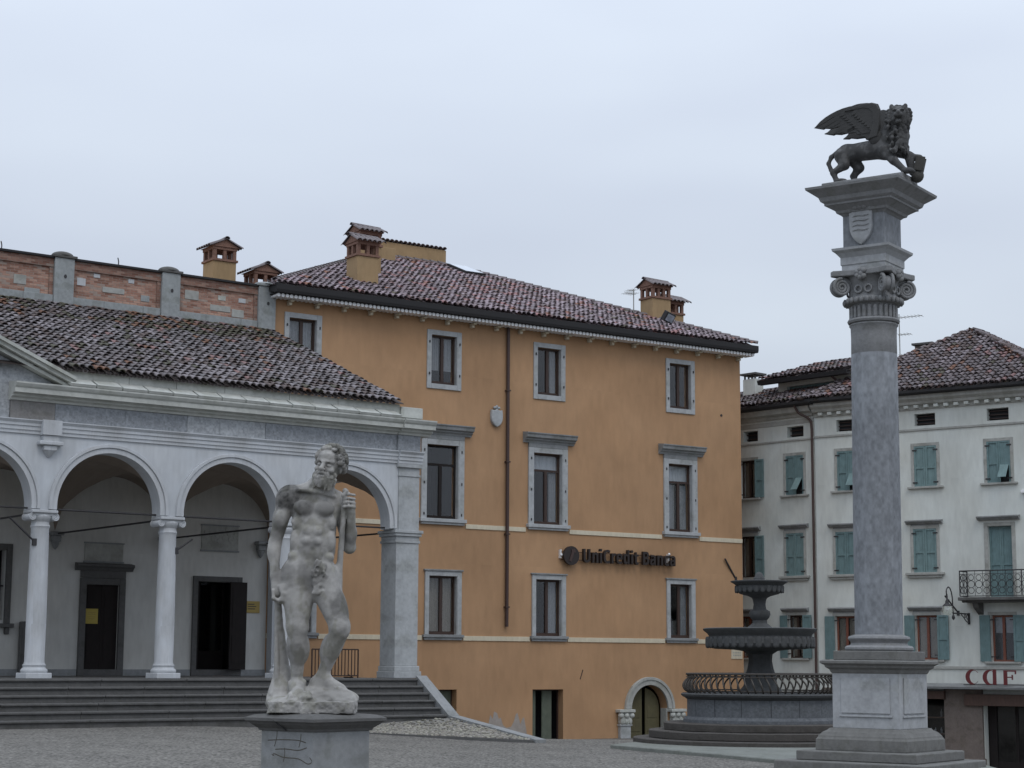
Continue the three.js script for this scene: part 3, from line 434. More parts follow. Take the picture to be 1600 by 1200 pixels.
// ---------------------------------------------------------------- the ochre palazzo
const palazzo = thing('ochre_palazzo', 'tall ochre plaster palazzo with stone window frames and hipped tile roof', 'building', at('yellow', 0, -1.6, 0), frames.yellow.a);
{
  const yb = -1.6, g = palazzo, Yo = y => y - yb;         // Yo: height above the building's foot
  const top = [[0.6, 1.66], [6.24, 7.32], [10.83, 11.9], [17.05, 18.12]].map(([a, b]) => [a, b, 11.42, 13.17]);
  const mid = [[6.1, 7.42], [10.66, 11.95], [16.95, 18.14]].map(([a, b]) => [a, b, 6.65, 9.25]);
  const low = [[0.5, 1.68], [6.25, 7.42], [10.78, 11.94], [17.0, 18.06]].map(([a, b]) => [a, b, 2.62, 4.65]);
  const grd = [[6.35, 7.45, -0.9, 0.73], [10.67, 12.02, -1.3, 0.72]];
  const holes = [...top, ...mid, ...low, ...grd].map(([a, b, c, d]) => rectHole(a, b, Yo(c), Yo(d)));
  const AC = 15.97, AR = 0.87, AS = 0.0;
  { const p = new THREE.Path(); p.moveTo(AC - AR, 0.1); p.lineTo(AC + AR, 0.1); p.lineTo(AC + AR, Yo(AS)); p.absarc(AC, Yo(AS), AR, 0, Math.PI, false); p.closePath(); holes.push(p); }
  const LEN = 20.66, EV = 14.05;
  mesh('wall', wallShape(0.0, LEN, -0.4, Yo(EV), holes, 0.42), mat.orange, g);
  mesh('wall', box(LEN - 0.42, LEN - 0.002, -0.4, Yo(EV), -17.2, -0.424), mat.orange, g);
  mesh('wall', box(0.002, 0.42, -0.4, Yo(EV), -17.2, -0.424), mat.orange, g);
  mesh('wall', box(0, LEN, -0.4, Yo(EV), -17.6, -17.204), mat.orange, g);
  mesh('ceiling', box(0.43, LEN - 0.43, Yo(EV) - 0.1, Yo(EV) - 0.01, -17.1, -0.43), mat.room, g);
  // string bands, broken by the windows
  const bandRow = (y0, y1, gaps) => { let x = 0.01; for (const [a, b] of [...gaps, [LEN + 9, 0]]) { const e = Math.min(a, LEN - 0.003); if (e > x) mesh('string_band', rbox(x, e, Yo(y0), Yo(y1), -0.1, 0.035, 0.008), mat.band, g); x = b; } };
  bandRow(6.345, 6.505, mid.map(w => [w[0] - 0.33, w[1] + 0.33]));
  bandRow(2.42, 2.585, low.map(w => [w[0] - 0.26, w[1] + 0.26]));
  // windows
  const sashes = (w, win, o) => {
    const [a, b, c0, d0] = w, c = Yo(c0), d = Yo(d0), z = -0.13, f = 0.075, mx = (a + b) / 2, tr = o.transom ? c + (d - c) * o.transom : d;
    const bars = [box(a, a + f, c, d, z - 0.06, z), box(b - f, b, c, d, z - 0.06, z), box(a + f, b - f, c, c + f + 0.04, z - 0.06, z), box(a + f, b - f, d - f, d, z - 0.06, z), box(mx - f * 0.8, mx + f * 0.8, c + f + 0.04, tr - (o.transom ? 0 : f), z - 0.055, z + 0.012)];
    if (o.transom) bars.push(box(a + f, b - f, tr, tr + 0.08, z - 0.057, z + 0.006));
    mesh('sash', bars, o.wood || mat.brownWood, win);
    for (const [p, q] of [[a + f, mx - f * 0.8], [mx + f * 0.8, b - f]]) mesh('pane', box(p, q, c + f + 0.04, tr - (o.transom ? 0 : f), z - 0.034, z - 0.03), mat.glass, win);
    if (o.transom) mesh('pane', box(a + f, b - f, tr + 0.08, d - f, z - 0.034, z - 0.03), mat.glass, win);
    for (const k of o.curtains || []) { const [p, q, y0, y1, m] = k; mesh('curtain', curtain(a + (b - a) * p, a + (b - a) * q, c + (d - c) * y0, c + (d - c) * y1, z - 0.16), mat[m || 'curtain'], win); }
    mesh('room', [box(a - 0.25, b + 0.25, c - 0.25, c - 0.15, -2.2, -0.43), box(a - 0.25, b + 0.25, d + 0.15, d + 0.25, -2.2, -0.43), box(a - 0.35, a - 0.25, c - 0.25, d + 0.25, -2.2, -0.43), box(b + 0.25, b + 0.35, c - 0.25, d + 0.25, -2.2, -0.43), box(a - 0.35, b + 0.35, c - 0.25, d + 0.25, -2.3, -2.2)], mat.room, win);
  };
  const curtain = (x0, x1, y0, y1, z) => { const n = 26, p = [], idx = []; for (let i = 0; i <= n; i++) for (const y of [y0, y1]) p.push(x0 + (x1 - x0) * i / n, y, z + 0.025 * Math.sin(i * 1.9) + 0.012 * Math.sin(i * 0.7)); for (let i = 0; i < n; i++) { const a = i * 2; idx.push(a, a + 2, a + 1, a + 1, a + 2, a + 3); } const q = new THREE.BufferGeometry(); q.setAttribute('position', new THREE.Float32BufferAttribute(p, 3)); q.setIndex(idx); q.computeVertexNormals(); return q; };
  const hinges = (w, f, n, win) => { const [a, b, c, d] = w, l = []; for (let i = 0; i < n; i++) { const y = Yo(c) + (Yo(d) - Yo(c)) * (n === 2 ? [0.2, 0.85][i] : [0.06, 0.48, 0.92][i]); l.push(box(a - f * 0.62, a - f * 0.42, y - 0.045, y + 0.045, 0.05, 0.09), box(b + f * 0.42, b + f * 0.58, y - 0.045, y + 0.045, 0.05, 0.09)); } mesh('hinge', l, mat.iron, win); };
  const opts = { top: [{ curtains: [[0.04, 0.96, 0.02, 0.98]] }, { curtains: [[0.04, 0.47, 0.3, 0.98], [0.53, 0.96, 0.3, 0.98]] }, { curtains: [[0.7, 0.96, 0.05, 0.98], [0.06, 0.2, 0.6, 0.98]] }, { curtains: [] }],
    mid: [{ transom: 0.72, wood: mat.darkDoor, curtains: [] }, { transom: 0.745, curtains: [[0.0, 1, 0.77, 1, 'blind'], [0.68, 0.95, 0.02, 0.73]] }, { transom: 0.72, curtains: [[0.0, 1, 0.76, 1, 'blind'], [0.06, 0.47, 0.02, 0.7], [0.5, 0.95, 0.02, 0.7]] }],
    low: [{ curtains: [] }, { curtains: [[0.02, 0.98, 0.0, 1, 'netCurtain']] }, { curtains: [[0.52, 0.98, 0.02, 1]] }, { curtains: [[0.52, 0.98, 0.02, 1]] }] };
  top.forEach((w, i) => { const [a, b, c, d] = w, f = 0.18; const win = mesh('window', [rbox(a - f, a, Yo(c) - f, Yo(d) + f, -0.05, 0.05, 0.012), rbox(b, b + f, Yo(c) - f, Yo(d) + f, -0.05, 0.05, 0.012), rbox(a, b, Yo(d), Yo(d) + f, -0.05, 0.047, 0.012), box(b - 0.02, b - 0.001, Yo(c), Yo(d), -0.12, 0.04)], mat.surround, g); mesh('sill', rbox(a + 0.001, b - 0.001, Yo(c) - f, Yo(c), -0.12, 0.055, 0.012), mat.surround, win); hinges(w, f, 2, win); sashes(w, win, opts.top[i]); });
  mid.forEach((w, i) => { const [a, b, c, d] = w, f = 0.23; const win = mesh('window', [rbox(a - f, a, Yo(c), Yo(d) + f * 0.85, -0.05, 0.07, 0.012), rbox(b, b + f, Yo(c), Yo(d) + f * 0.85, -0.05, 0.07, 0.012), rbox(a, b, Yo(d), Yo(d) + f * 0.85, -0.05, 0.067, 0.012), box(b - 0.025, b - 0.001, Yo(c), Yo(d), -0.12, 0.05)], mat.surround, g);
    mesh('sill', [rbox(a - 0.3, b + 0.3, Yo(c) - 0.13, Yo(c) - 0.001, -0.12, 0.16, 0.015), rbox(a - 0.24, b + 0.24, Yo(c) - 0.21, Yo(c) - 0.13, -0.05, 0.1, 0.012)], mat.surround, win);
    mesh('hood', [rbox(a - f, b + f, Yo(d) + f * 0.85, Yo(9.6), -0.05, 0.075, 0.01), mould([[0, 9.6], [0.1, 9.6], [0.13, 9.66], [0.2, 9.71], [0.2, 9.75], [0.3, 9.79], [0.32, 9.88], [0.36, 9.93], [0.36, 9.96], [0, 10.0]].map(([z, y]) => [z - 0.02, Yo(y)]), a - 0.46, b + 0.5)], mat.greyStone, win);
    hinges(w, f, 3, win); sashes(w, win, opts.mid[i]); });
  low.forEach((w, i) => { const [a, b, c, d] = w, f = 0.17; const win = mesh('window', [rbox(a - f, a, Yo(c), Yo(d) + f, -0.05, 0.06, 0.012), rbox(b, b + f, Yo(c), Yo(d) + f, -0.05, 0.06, 0.012), rbox(a, b, Yo(d), Yo(d) + f, -0.05, 0.057, 0.012), box(b - 0.025, b - 0.001, Yo(c), Yo(d), -0.12, 0.04)], mat.surround, g);
    mesh('sill', [rbox(a - 0.25, b + 0.25, Yo(c) - 0.1, Yo(c) - 0.001, -0.12, 0.13, 0.012), rbox(a - 0.2, b + 0.2, Yo(c) - 0.19, Yo(c) - 0.1, -0.05, 0.08, 0.012)], mat.greyStone, win);
    mesh('hood', rbox(a - f - 0.05, b + f + 0.05, Yo(d) + f, Yo(d) + f + 0.06, -0.05, 0.1, 0.01), mat.greyStone, win);
    sashes(w, win, opts.low[i]); });
  grd.forEach((w, i) => { const [a, b, c, d] = w, m = (a + b) / 2 - 0.1; const win = mesh('window', [box(a, a + 0.05, Yo(c), Yo(d), -0.36, -0.3), box(b - 0.05, b, Yo(c), Yo(d), -0.36, -0.3), box(a, b, Yo(d) - 0.05, Yo(d), -0.365, -0.302), box(a, b, Yo(c) - 0.1, Yo(c), -0.4, 0.04)], mat.brownWood, g);
    for (const [p, q] of i ? [[a + 0.05, a + 0.34], [a + 0.62, b - 0.3]] : [[a + 0.05, m], [m, b - 0.05]]) mesh('shutter', [box(p, q, Yo(c), Yo(d) - 0.05, -0.34, -0.31), ...[0, 1, 2, 3].map(k => box(p + 0.04, q - 0.04, Yo(c) + 0.06 + k * (Yo(d) - Yo(c)) / 4, Yo(c) - 0.04 + (k + 1) * (Yo(d) - Yo(c)) / 4 - 0.04, -0.31, -0.3))], mat.greenDoor, win);
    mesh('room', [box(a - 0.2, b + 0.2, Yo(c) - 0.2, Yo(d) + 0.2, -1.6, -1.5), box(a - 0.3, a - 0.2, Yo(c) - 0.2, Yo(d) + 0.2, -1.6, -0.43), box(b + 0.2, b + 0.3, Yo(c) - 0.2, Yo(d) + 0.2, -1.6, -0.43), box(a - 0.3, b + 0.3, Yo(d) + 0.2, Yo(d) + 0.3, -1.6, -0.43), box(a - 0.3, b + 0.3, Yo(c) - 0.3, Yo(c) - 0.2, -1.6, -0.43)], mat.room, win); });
  // arched doorway
  { const ring = (r0, r1, z0, z1) => { const q = new THREE.Shape(); q.absarc(AC, Yo(AS), r1, 0, Math.PI, false); q.absarc(AC, Yo(AS), r0, Math.PI, 0, true); q.closePath(); return new THREE.ExtrudeGeometry(q, { depth: z1 - z0, bevelEnabled: true, bevelSize: 0.01, bevelThickness: 0.01, bevelSegments: 1, curveSegments: 30 }).translate(0, 0, z0); };
    const door = mesh('arched_doorway', [ring(0.875, 1.06, 0, 0.08), ring(1.06, 1.15, 0, 0.12), rbox(AC + AR - 0.06, AC + AR - 0.001, 0.1, Yo(AS), -0.34, 0.02, 0.008)], mat.corniceGrey, g);
    for (const s of [-1, 1]) { const x = AC + s * 1.22, l = Math.min(x - 0.28 * 1, x + 0.28), r = l + 0.56; mesh('jamb', [rbox(l + 0.04, r - 0.04, 0.1, Yo(-0.62), 0, 0.16, 0.015), rbox(l, r, Yo(-0.62), Yo(-0.56), 0, 0.2, 0.01)], mat.surround, door); mesh('capital', [rbox(l - 0.08, r + 0.08, Yo(-0.13), Yo(-0.02), 0, 0.3, 0.02), rbox(l + 0.02, r - 0.02, Yo(-0.56), Yo(-0.13), 0, 0.2, 0.05), ...[-1, 0, 1].map(k => new THREE.SphereGeometry(0.11, 10, 8).translate(x + k * 0.25, Yo(-0.24), 0.2)), ...[-1, 0, 1].map(k => new THREE.SphereGeometry(0.09, 10, 8).scale(0.9, 1.5, 0.6).translate(x + k * 0.19, Yo(-0.44), 0.19))], mat.attic, door); }
    const half = s => { const q = new THREE.Shape(); if (s < 0) { q.moveTo(AC - AR, 0.1); q.lineTo(AC - 0.07 + 0.0, 0.1); q.lineTo(AC - 0.07, Yo(AS) + 0.86); q.absarc(AC, Yo(AS), AR, Math.PI / 2 + 0.08, Math.PI, false); } else { q.moveTo(AC + 0.09, 0.1); q.lineTo(AC + AR - 0.12, 0.1); q.lineTo(AC + AR - 0.12, Yo(AS)); q.absarc(AC, Yo(AS), AR - 0.12, 0, Math.PI / 2 - 0.12, false); } q.closePath(); return new THREE.ExtrudeGeometry(q, { depth: 0.05, bevelEnabled: false, curveSegments: 18 }).translate(0, 0, -0.4); };
    for (const s of [-1, 1]) { const lf = mesh('leaf', half(s), mat.oliveDoor, door); mesh('panel', [0, 1, 2].map(k => rbox(AC + (s < 0 ? -0.74 : 0.18), AC + (s < 0 ? -0.16 : 0.66), 0.25 + k * 0.5, 0.68 + k * 0.5, -0.36, -0.335, 0.01)), mat.oliveDoor, lf); }
    mesh('room', box(AC - 1.2, AC + 1.2, 0.02, Yo(1.2), -1.6, -1.5), mat.room, door); }
  // downpipe
  mesh('downpipe', [bar([9.47, Yo(2.93), 0.1], [9.47, Yo(13.85), 0.1], 0.065, 10), ...[3.6, 6.2, 8.8, 11.4].map(y => box(9.39, 9.55, Yo(y), Yo(y) + 0.05, 0, 0.18)), tube([[9.47, Yo(13.8), 0.1], [9.47, Yo(13.95), 0.2], [9.47, Yo(14.02), 0.5]], 0.06, 10, 8)], mat.pipe, g);
  // stone coat of arms
  { const q = new THREE.Shape(); q.moveTo(-0.2, 0.2); q.bezierCurveTo(-0.25, -0.1, -0.2, -0.28, 0, -0.36); q.bezierCurveTo(0.2, -0.28, 0.25, -0.1, 0.2, 0.2); q.quadraticCurveTo(0.1, 0.16, 0, 0.24); q.quadraticCurveTo(-0.1, 0.16, -0.2, 0.2);
    const c = mesh('coat_of_arms', new THREE.ExtrudeGeometry(q, { depth: 0.06, bevelEnabled: true, bevelSize: 0.03, bevelThickness: 0.04, bevelSegments: 3, curveSegments: 12 }).translate(9.0, Yo(10.45), 0.03), mat.surround, g); mesh('crown', [0, 1, 2, 3, 4].map(i => new THREE.SphereGeometry(0.05, 8, 6).translate(8.9 + i * 0.05, Yo(10.76) + (i === 2 ? 0.05 : 0), 0.07)), mat.surround, c); }
  // eaves: dark gutter, scalloped tile edge, brackets
  const OV = 0.6;
  mesh('gutter', [mould([[OV - 0.06, 13.86], [OV + 0.1, 13.86], [OV + 0.13, 13.95], [OV + 0.13, 14.13], [OV + 0.02, 14.16], [-0.1, 14.12], [-0.1, 14.04]].map(([z, y]) => [z, Yo(y)]), -0.25, LEN + 0.36), box(LEN + 0.01, LEN + 0.36, Yo(13.9), Yo(14.12), -17, -0.11)], mat.gutter, g);
  { const l = []; for (let x = -0.1; x < LEN + 0.25; x += 0.16) { const y = Yo(13.76); l.push(new THREE.CylinderGeometry(0.07, 0.06, 0.5, 7, 1, false).rotateX(Math.PI / 2).scale(1, 0.9, 1).translate(x, y + 0.02, OV - 0.27)); } const o = mesh('eave_tiles', l, mat.whitePaint, g); o.userData.kind = 'stuff'; }
  mesh('eave_board', box(-0.2, LEN + 0.3, Yo(13.83), Yo(13.87), 0.0, OV - 0.04), mat.gutter, g);
  for (let i = 0; i < 20; i++) { const x = 0.55 + i * 1.05; if (Math.abs(x - 9.47) < 0.15) continue; mesh('bracket', [rbox(x - 0.07, x + 0.07, Yo(13.66), Yo(13.72), 0, 0.34, 0.02), rbox(x - 0.06, x + 0.06, Yo(13.56), Yo(13.66), 0, 0.2, 0.03)], mat.band, g); }
  // hipped roof: eave height, ridge
  const eh = Yo(14.12), rh = Yo(17.8), rz = -8.4, rl = 8.6, rrx = 12.2, zb = -17.4;
  const e0 = V(-0.3, eh, OV + 0.08), e1 = V(LEN + 0.34, eh, OV + 0.08), b0 = V(-0.3, eh, zb), b1 = V(LEN + 0.34, eh, zb), r0 = V(rl, rh, rz), r1 = V(rrx, rh, rz);
  const face = (...v) => { const p = []; for (let i = 1; i < v.length - 1; i++) for (const q of [v[0], v[i], v[i + 1]]) p.push(q.x, q.y, q.z); const q = new THREE.BufferGeometry(); q.setAttribute('position', new THREE.Float32BufferAttribute(p, 3)); q.computeVertexNormals(); return q; };
  const roof = mesh('roof', [face(e0, e1, r1, r0), face(e1, b1, r1), face(b1, b0, r0, r1), face(b0, e0, r0)], mat.deck, g);
  const up = V(0, rh - eh, rz - OV - 0.08).normalize(), slen = Math.hypot(rh - eh, rz - OV - 0.08);
  tileField(g, V(-0.3, eh, OV + 0.1), V(1, 0, 0), up, 96, 29, 0.225, 0.335, (x, y) => { const t = y / slen; return t < 1 && x > t * (rl + 0.3) + 0.05 && x < 21.28 - t * (21.28 - rrx - 0.3) - 0.05; }, () => [4, 6, 8, 2, 3, 0.6, 7, 0.6], 0, [1.5, 1.36, 1.43]);
  { const hip = (a, b) => { const d = b.clone().sub(a), n = Math.floor(d.length() / 0.38), l = []; d.normalize(); const x = new THREE.Vector3().crossVectors(d, UP).normalize(), y = new THREE.Vector3().crossVectors(x, d).normalize(); const bs = new THREE.Matrix4().makeBasis(x, y, d.clone().negate()); for (let i = 0; i < n; i++) { const t = TILE.clone().scale(1.25, 1.25, 1); t.applyMatrix4(bs); t.translate(...a.clone().addScaledVector(d, i * 0.38).add(V(0, 0.1, 0)).toArray()); l.push(t); } return l; };
    mesh('ridge_tiles', [...hip(e0, r0), ...hip(e1, r1), ...hip(r0, r1)], tileMat[1], roof); }
  // chimneys
  function chimney(x, z, w, d, y0, y1, turn = 0) {   // y0: base, y1: shaft top
    const h = 0.42, ov = 0.17, c = mesh('chimney', rbox(x - w / 2, x + w / 2, Yo(y0), Yo(y1), z - d / 2, z + d / 2, 0.012), mat.orangeDull, g);
    const t = Yo(y1), head = [box(x - w / 2 - 0.05, x + w / 2 + 0.05, t, t + 0.08, z - d / 2 - 0.05, z + d / 2 + 0.05), box(x - w / 2 - 0.02, x + w / 2 + 0.02, t + h, t + h + 0.1, z - d / 2 - 0.02, z + d / 2 + 0.02)];
    const nx = Math.max(3, Math.round(w / 0.26)), nz = Math.max(3, Math.round(d / 0.26));
    for (let i = 0; i < nx; i++) for (const s of [-1, 1]) { const px = x - w / 2 + 0.06 + (w - 0.12) * i / (nx - 1); head.push(box(px - 0.06, px + 0.06, t + 0.08, t + h, z + s * (d / 2 - 0.06) - 0.06, z + s * (d / 2 - 0.06) + 0.06)); }
    for (let i = 1; i < nz - 1; i++) for (const s of [-1, 1]) { const pz = z - d / 2 + 0.06 + (d - 0.12) * i / (nz - 1); head.push(box(x + s * (w / 2 - 0.06) - 0.06, x + s * (w / 2 - 0.06) + 0.06, t + 0.08, t + h, pz - 0.06, pz + 0.06)); }
    mesh('brick_head', head, mat.brickPlain, c);
    // little gabled tile cap, ridge running away from the front (along x)
    const gy = t + h + 0.1, rise = 0.3, hw = d / 2 + ov;
    mesh('gable', new THREE.ExtrudeGeometry(shape([[z - hw + 0.05, gy], [z + hw - 0.05, gy], [z, gy + rise - 0.02]]), { depth: w + 0.1, bevelEnabled: false }).rotateY(-Math.PI / 2).translate(x + w / 2 + 0.05, 0, 0), mat.brickPlain, c);
    const tl = []; const ang = Math.atan2(rise, hw), sl = Math.hypot(rise, hw);
    for (const s of [-1, 1]) for (let k = 0; k * 0.2 < w + 2 * ov - 0.1; k++) { const q = TILE.clone().scale(1, 1, (sl + 0.05) / 0.45).rotateX(ang); q.translate(0, 0, 0); if (s < 0) q.rotateY(Math.PI); q.translate(x - w / 2 - ov + 0.13 + k * 0.2, gy - 0.03, z + s * (hw + 0.03)); tl.push(q); }
    tl.push(TILE.clone().scale(1.1, 1, (w + 2 * ov) / 0.45).rotateY(-Math.PI / 2).translate(x - w / 2 - ov, gy + rise - 0.02, z));
    const cap = mesh('cap_tiles', tl, tileMat[1], c);
    if (turn) for (const o of [cap, c.children.find(k => k.name === 'gable')]) o.geometry.translate(-x, 0, -z).rotateY(turn).translate(x, 0, z);
    return c;
  }
  chimney(4.27, -1.55, 0.86, 0.8, 14.6, 15.95);
  chimney(5.75, -4.0, 0.9, 0.85, 15.4, 16.98);
  chimney(18.35, -2.45, 0.92, 0.8, 14.9, 16.18);
  chimney(20.05, -3.6, 0.8, 0.75, 14.5, 15.9);
  // roof-top room on the ridge
  { const b = mesh('roof_room', rbox(8.95, 12.06, Yo(16.9), Yo(18.5), rz - 2.2, rz + 0.02, 0.015), mat.orangeDull, g); const l = []; for (let x = 9.0; x < 12.1; x += 0.21) l.push(TILE.clone().scale(1, 1, 5.4).rotateX(-0.1).translate(x, Yo(18.52), rz + 0.12)); mesh('roof_tiles', l, tileMat[1], b); mesh('brick_foot', box(8.9, 12.1, Yo(17.3), Yo(17.86), rz + 0.02, rz + 0.3), mat.brickPlain, b);
    mesh('side_room', rbox(8.3, 8.948, Yo(16.6), Yo(17.95), rz + 0.1, rz + 1.2, 0.012), mat.orangeDull, g); }
  // skylight lying on the roof slope
  { const t = Math.atan2(rh - eh, OV + 0.08 - rz), pz = -7.2, py = eh + (OV + 0.08 - pz) / (OV + 0.08 - rz) * (rh - eh) + 0.2; const sk = mesh('skylight', [rbox(-0.5, 0.5, -0.05, 0.05, -0.75, 0.75, 0.01)].map(q => q.rotateX(t).translate(12.3, py, pz)), mat.gutter, g); mesh('pane', [box(-0.43, 0.43, 0.05, 0.06, -0.68, 0.68)].map(q => q.rotateX(t).translate(12.3, py, pz)), mat.skylight, sk); }
  // rear wing behind the terrace wall carries two more chimneys
  mesh('rear_wing', box(-9.5, -0.01, -0.4, Yo(13.6), -17.4, -3.9), mat.orangeDull, g);
  chimney(0.4, -5.2, 0.9, 0.88, 13.5, 15.92, Math.PI / 2);
  chimney(2.05, -5.2, 0.9, 0.88, 13.5, 15.22, Math.PI / 2);
  mesh('paint_patch', new THREE.ExtrudeGeometry(shape([[8.7, 0.28], [10.4, 0.3], [10.42, 0.8], [10.3, 1.35], [10.22, 1.28], [10.15, 1.1], [10.02, 1.5], [9.95, 1.46], [9.86, 1.2], [9.75, 1.02], [9.55, 0.98], [9.4, 1.08], [9.3, 1.35], [9.22, 1.3], [9.15, 1.5], [9.02, 1.56], [8.96, 1.3], [8.86, 1.45], [8.78, 1.1]]), { depth: 0.005, bevelEnabled: false }).translate(0, 0, 0.001), mat.patch, g);
  mesh('rust_streak', bar([12.78, Yo(1.08), 0.005], [12.9, Yo(1.42), 0.005], 0.018), mat.brownWood, g);
  mesh('vent_hole', new THREE.CylinderGeometry(0.05, 0.05, 0.03, 12).rotateX(Math.PI / 2).translate(19.66, Yo(11.33), 0.005), mat.iron, g);
}

// ---------------------------------------------------------------- two pale town houses on the right
function shutterLeaf(w, h) {   // a panelled leaf, hinged at x = 0, in the xy plane
  const f = 0.07, l = [box(0, w, 0, h, -0.03, -0.012)];
  l.push(rbox(0, f, 0, h, 0, 0.022, 0.004), rbox(w - f, w, 0, h, 0, 0.022, 0.004));
  for (const t of [0, 0.46, 1]) l.push(rbox(f, w - f, clamp(t * h - f / 2, 0, h - f), clamp(t * h - f / 2, 0, h - f) + f, 0, 0.021, 0.004));
  return l;
}
function townWindow(g, o) {   // o: x0, x1, y0, y1, kind, hood, flap
  const { x0, x1, y0, y1 } = o, f = 0.12;
  const win = mesh('window', [rbox(x0 - f, x0, y0, y1 + f, -0.03, 0.03, 0.008), rbox(x1, x1 + f, y0, y1 + f, -0.03, 0.03, 0.008), rbox(x0, x1, y1, y1 + f, -0.03, 0.028, 0.008)], mat.corniceGrey, g);
  mesh('sill', o.bracketSill ? [rbox(x0 - 0.3, x1 + 0.3, y0 - 0.1, y0 - 0.001, -0.2, 0.16, 0.015), rbox(x0 - 0.2, x1 + 0.2, y0 - 0.2, y0 - 0.1, -0.03, 0.1, 0.015)] : [rbox(x0 - 0.26, x1 + 0.26, y0 - 0.08, y0 - 0.001, -0.2, 0.12, 0.012)], mat.corniceGrey, win);
  if (o.hood) mesh('hood', [mould([[0, o.hood], [0.08, o.hood], [0.16, o.hood + 0.07], [0.2, o.hood + 0.09], [0.2, o.hood + 0.13], [0, o.hood + 0.16]], x0 - 0.26, x1 + 0.26), box(x0 - 0.1, x1 + 0.1, y1 + f, o.hood, -0.02, 0.02)], mat.greyStone, win);
  const m = (x0 + x1) / 2, w = (x1 - x0) / 2 - 0.008, h = y1 - y0, sh = o.alt ? mat.shutterB : mat.shutter;
  const hin = []; for (const [x, s] of [[x0, 1], [x1, -1]]) for (const t of [0.1, 0.9]) hin.push(box(Math.min(x - s * 0.06, x + s * 0.13), Math.max(x - s * 0.06, x + s * 0.13), y0 + t * h - 0.022, y0 + t * h + 0.022, 0.028, 0.05));
  mesh('hinge', hin, mat.iron, win);
  if (o.kind === 'closed') {
    mesh('shutter', shutterLeaf(w, h).map(q => q.translate(x0 + 0.002, y0, 0)), sh, win);
    if (o.flap) { const fh = h * 0.42; mesh('shutter', [...[0].map(() => box(0, w, fh + 0.02, h, -0.018, 0.004)), rbox(0, 0.06, 0, h, 0, 0.022, 0.004), rbox(w - 0.06, w, 0, h, 0, 0.022, 0.004), rbox(0.06, w - 0.06, h - 0.06, h, 0, 0.021, 0.004), rbox(0.06, w - 0.06, fh, fh + 0.06, 0, 0.021, 0.004)].map(q => q.translate(m + 0.002, y0, 0)), sh, win);
      mesh('flap', [rbox(0.06, w - 0.06, -fh + 0.05, 0, 0, 0.022, 0.004)].map(q => q.rotateX(-0.62).translate(m, y0 + fh, 0.015)), mat.shutterB, win);
      mesh('room', box(x0, x1, y0, y1, -0.24, -0.2), mat.room, win); }
    else mesh('shutter', shutterLeaf(w, h).map(q => q.translate(m + 0.002, y0, 0)), sh, win);
  } else {
    const wd = o.dark ? mat.brownWood : mat.redWood, z = -0.12, k = 0.065;
    mesh('sash', [box(x0, x0 + k, y0, y1, z - 0.05, z), box(x1 - k, x1, y0, y1, z - 0.05, z), box(x0 + k, x1 - k, y0, y0 + k, z - 0.05, z), box(x0 + k, x1 - k, y1 - k, y1, z - 0.05, z), box(m - k * 0.75, m + k * 0.75, y0 + k, y1 - k, z - 0.048, z + 0.01)], wd, win);
    for (const [a, b] of [[x0 + k, m - k * 0.75], [m + k * 0.75, x1 - k]]) { mesh('pane', box(a, b, y0 + k, y1 - k, z - 0.03, z - 0.026), mat.glass, win); mesh('curtain', box(a + 0.01, b - 0.01, o.half ? y0 + h * 0.62 : y0 + 0.08, y1 - 0.08, z - 0.11, z - 0.1), o.half ? mat.curtain : mat.netCurtain, win); }
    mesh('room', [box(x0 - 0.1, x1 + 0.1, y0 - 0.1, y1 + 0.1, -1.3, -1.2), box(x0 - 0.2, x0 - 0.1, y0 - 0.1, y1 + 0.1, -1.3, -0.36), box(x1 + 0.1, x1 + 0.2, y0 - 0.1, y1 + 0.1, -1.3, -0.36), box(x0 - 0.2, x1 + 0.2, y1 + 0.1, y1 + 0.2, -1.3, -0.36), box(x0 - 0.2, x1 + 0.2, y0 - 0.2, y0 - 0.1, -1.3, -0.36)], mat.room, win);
    if (o.left !== false) mesh('shutter', shutterLeaf(w, h).map(q => q.rotateY(Math.PI - 0.14).translate(x0 - 0.03, y0, 0.07)), sh, win);
    if (o.right !== false) mesh('shutter', shutterLeaf(w, h).map(q => q.rotateY(0.14).translate(x1 + 0.03, y0, 0.13).translate(0, 0, 0)), sh, win);
  }
  return win;
}
const GW = -2.4;
const houseR = thing('town_house', 'pale plaster town house with dentilled cornice, balcony and brown cafe front', 'building', at('whiteR', 0, GW, 0), frames.whiteR.a);
const houseL = thing('town_house', 'pale plaster town house beside the ochre palazzo, with a raised attic storey', 'building', at('whiteL', 0, GW, 0), frames.whiteL.a);
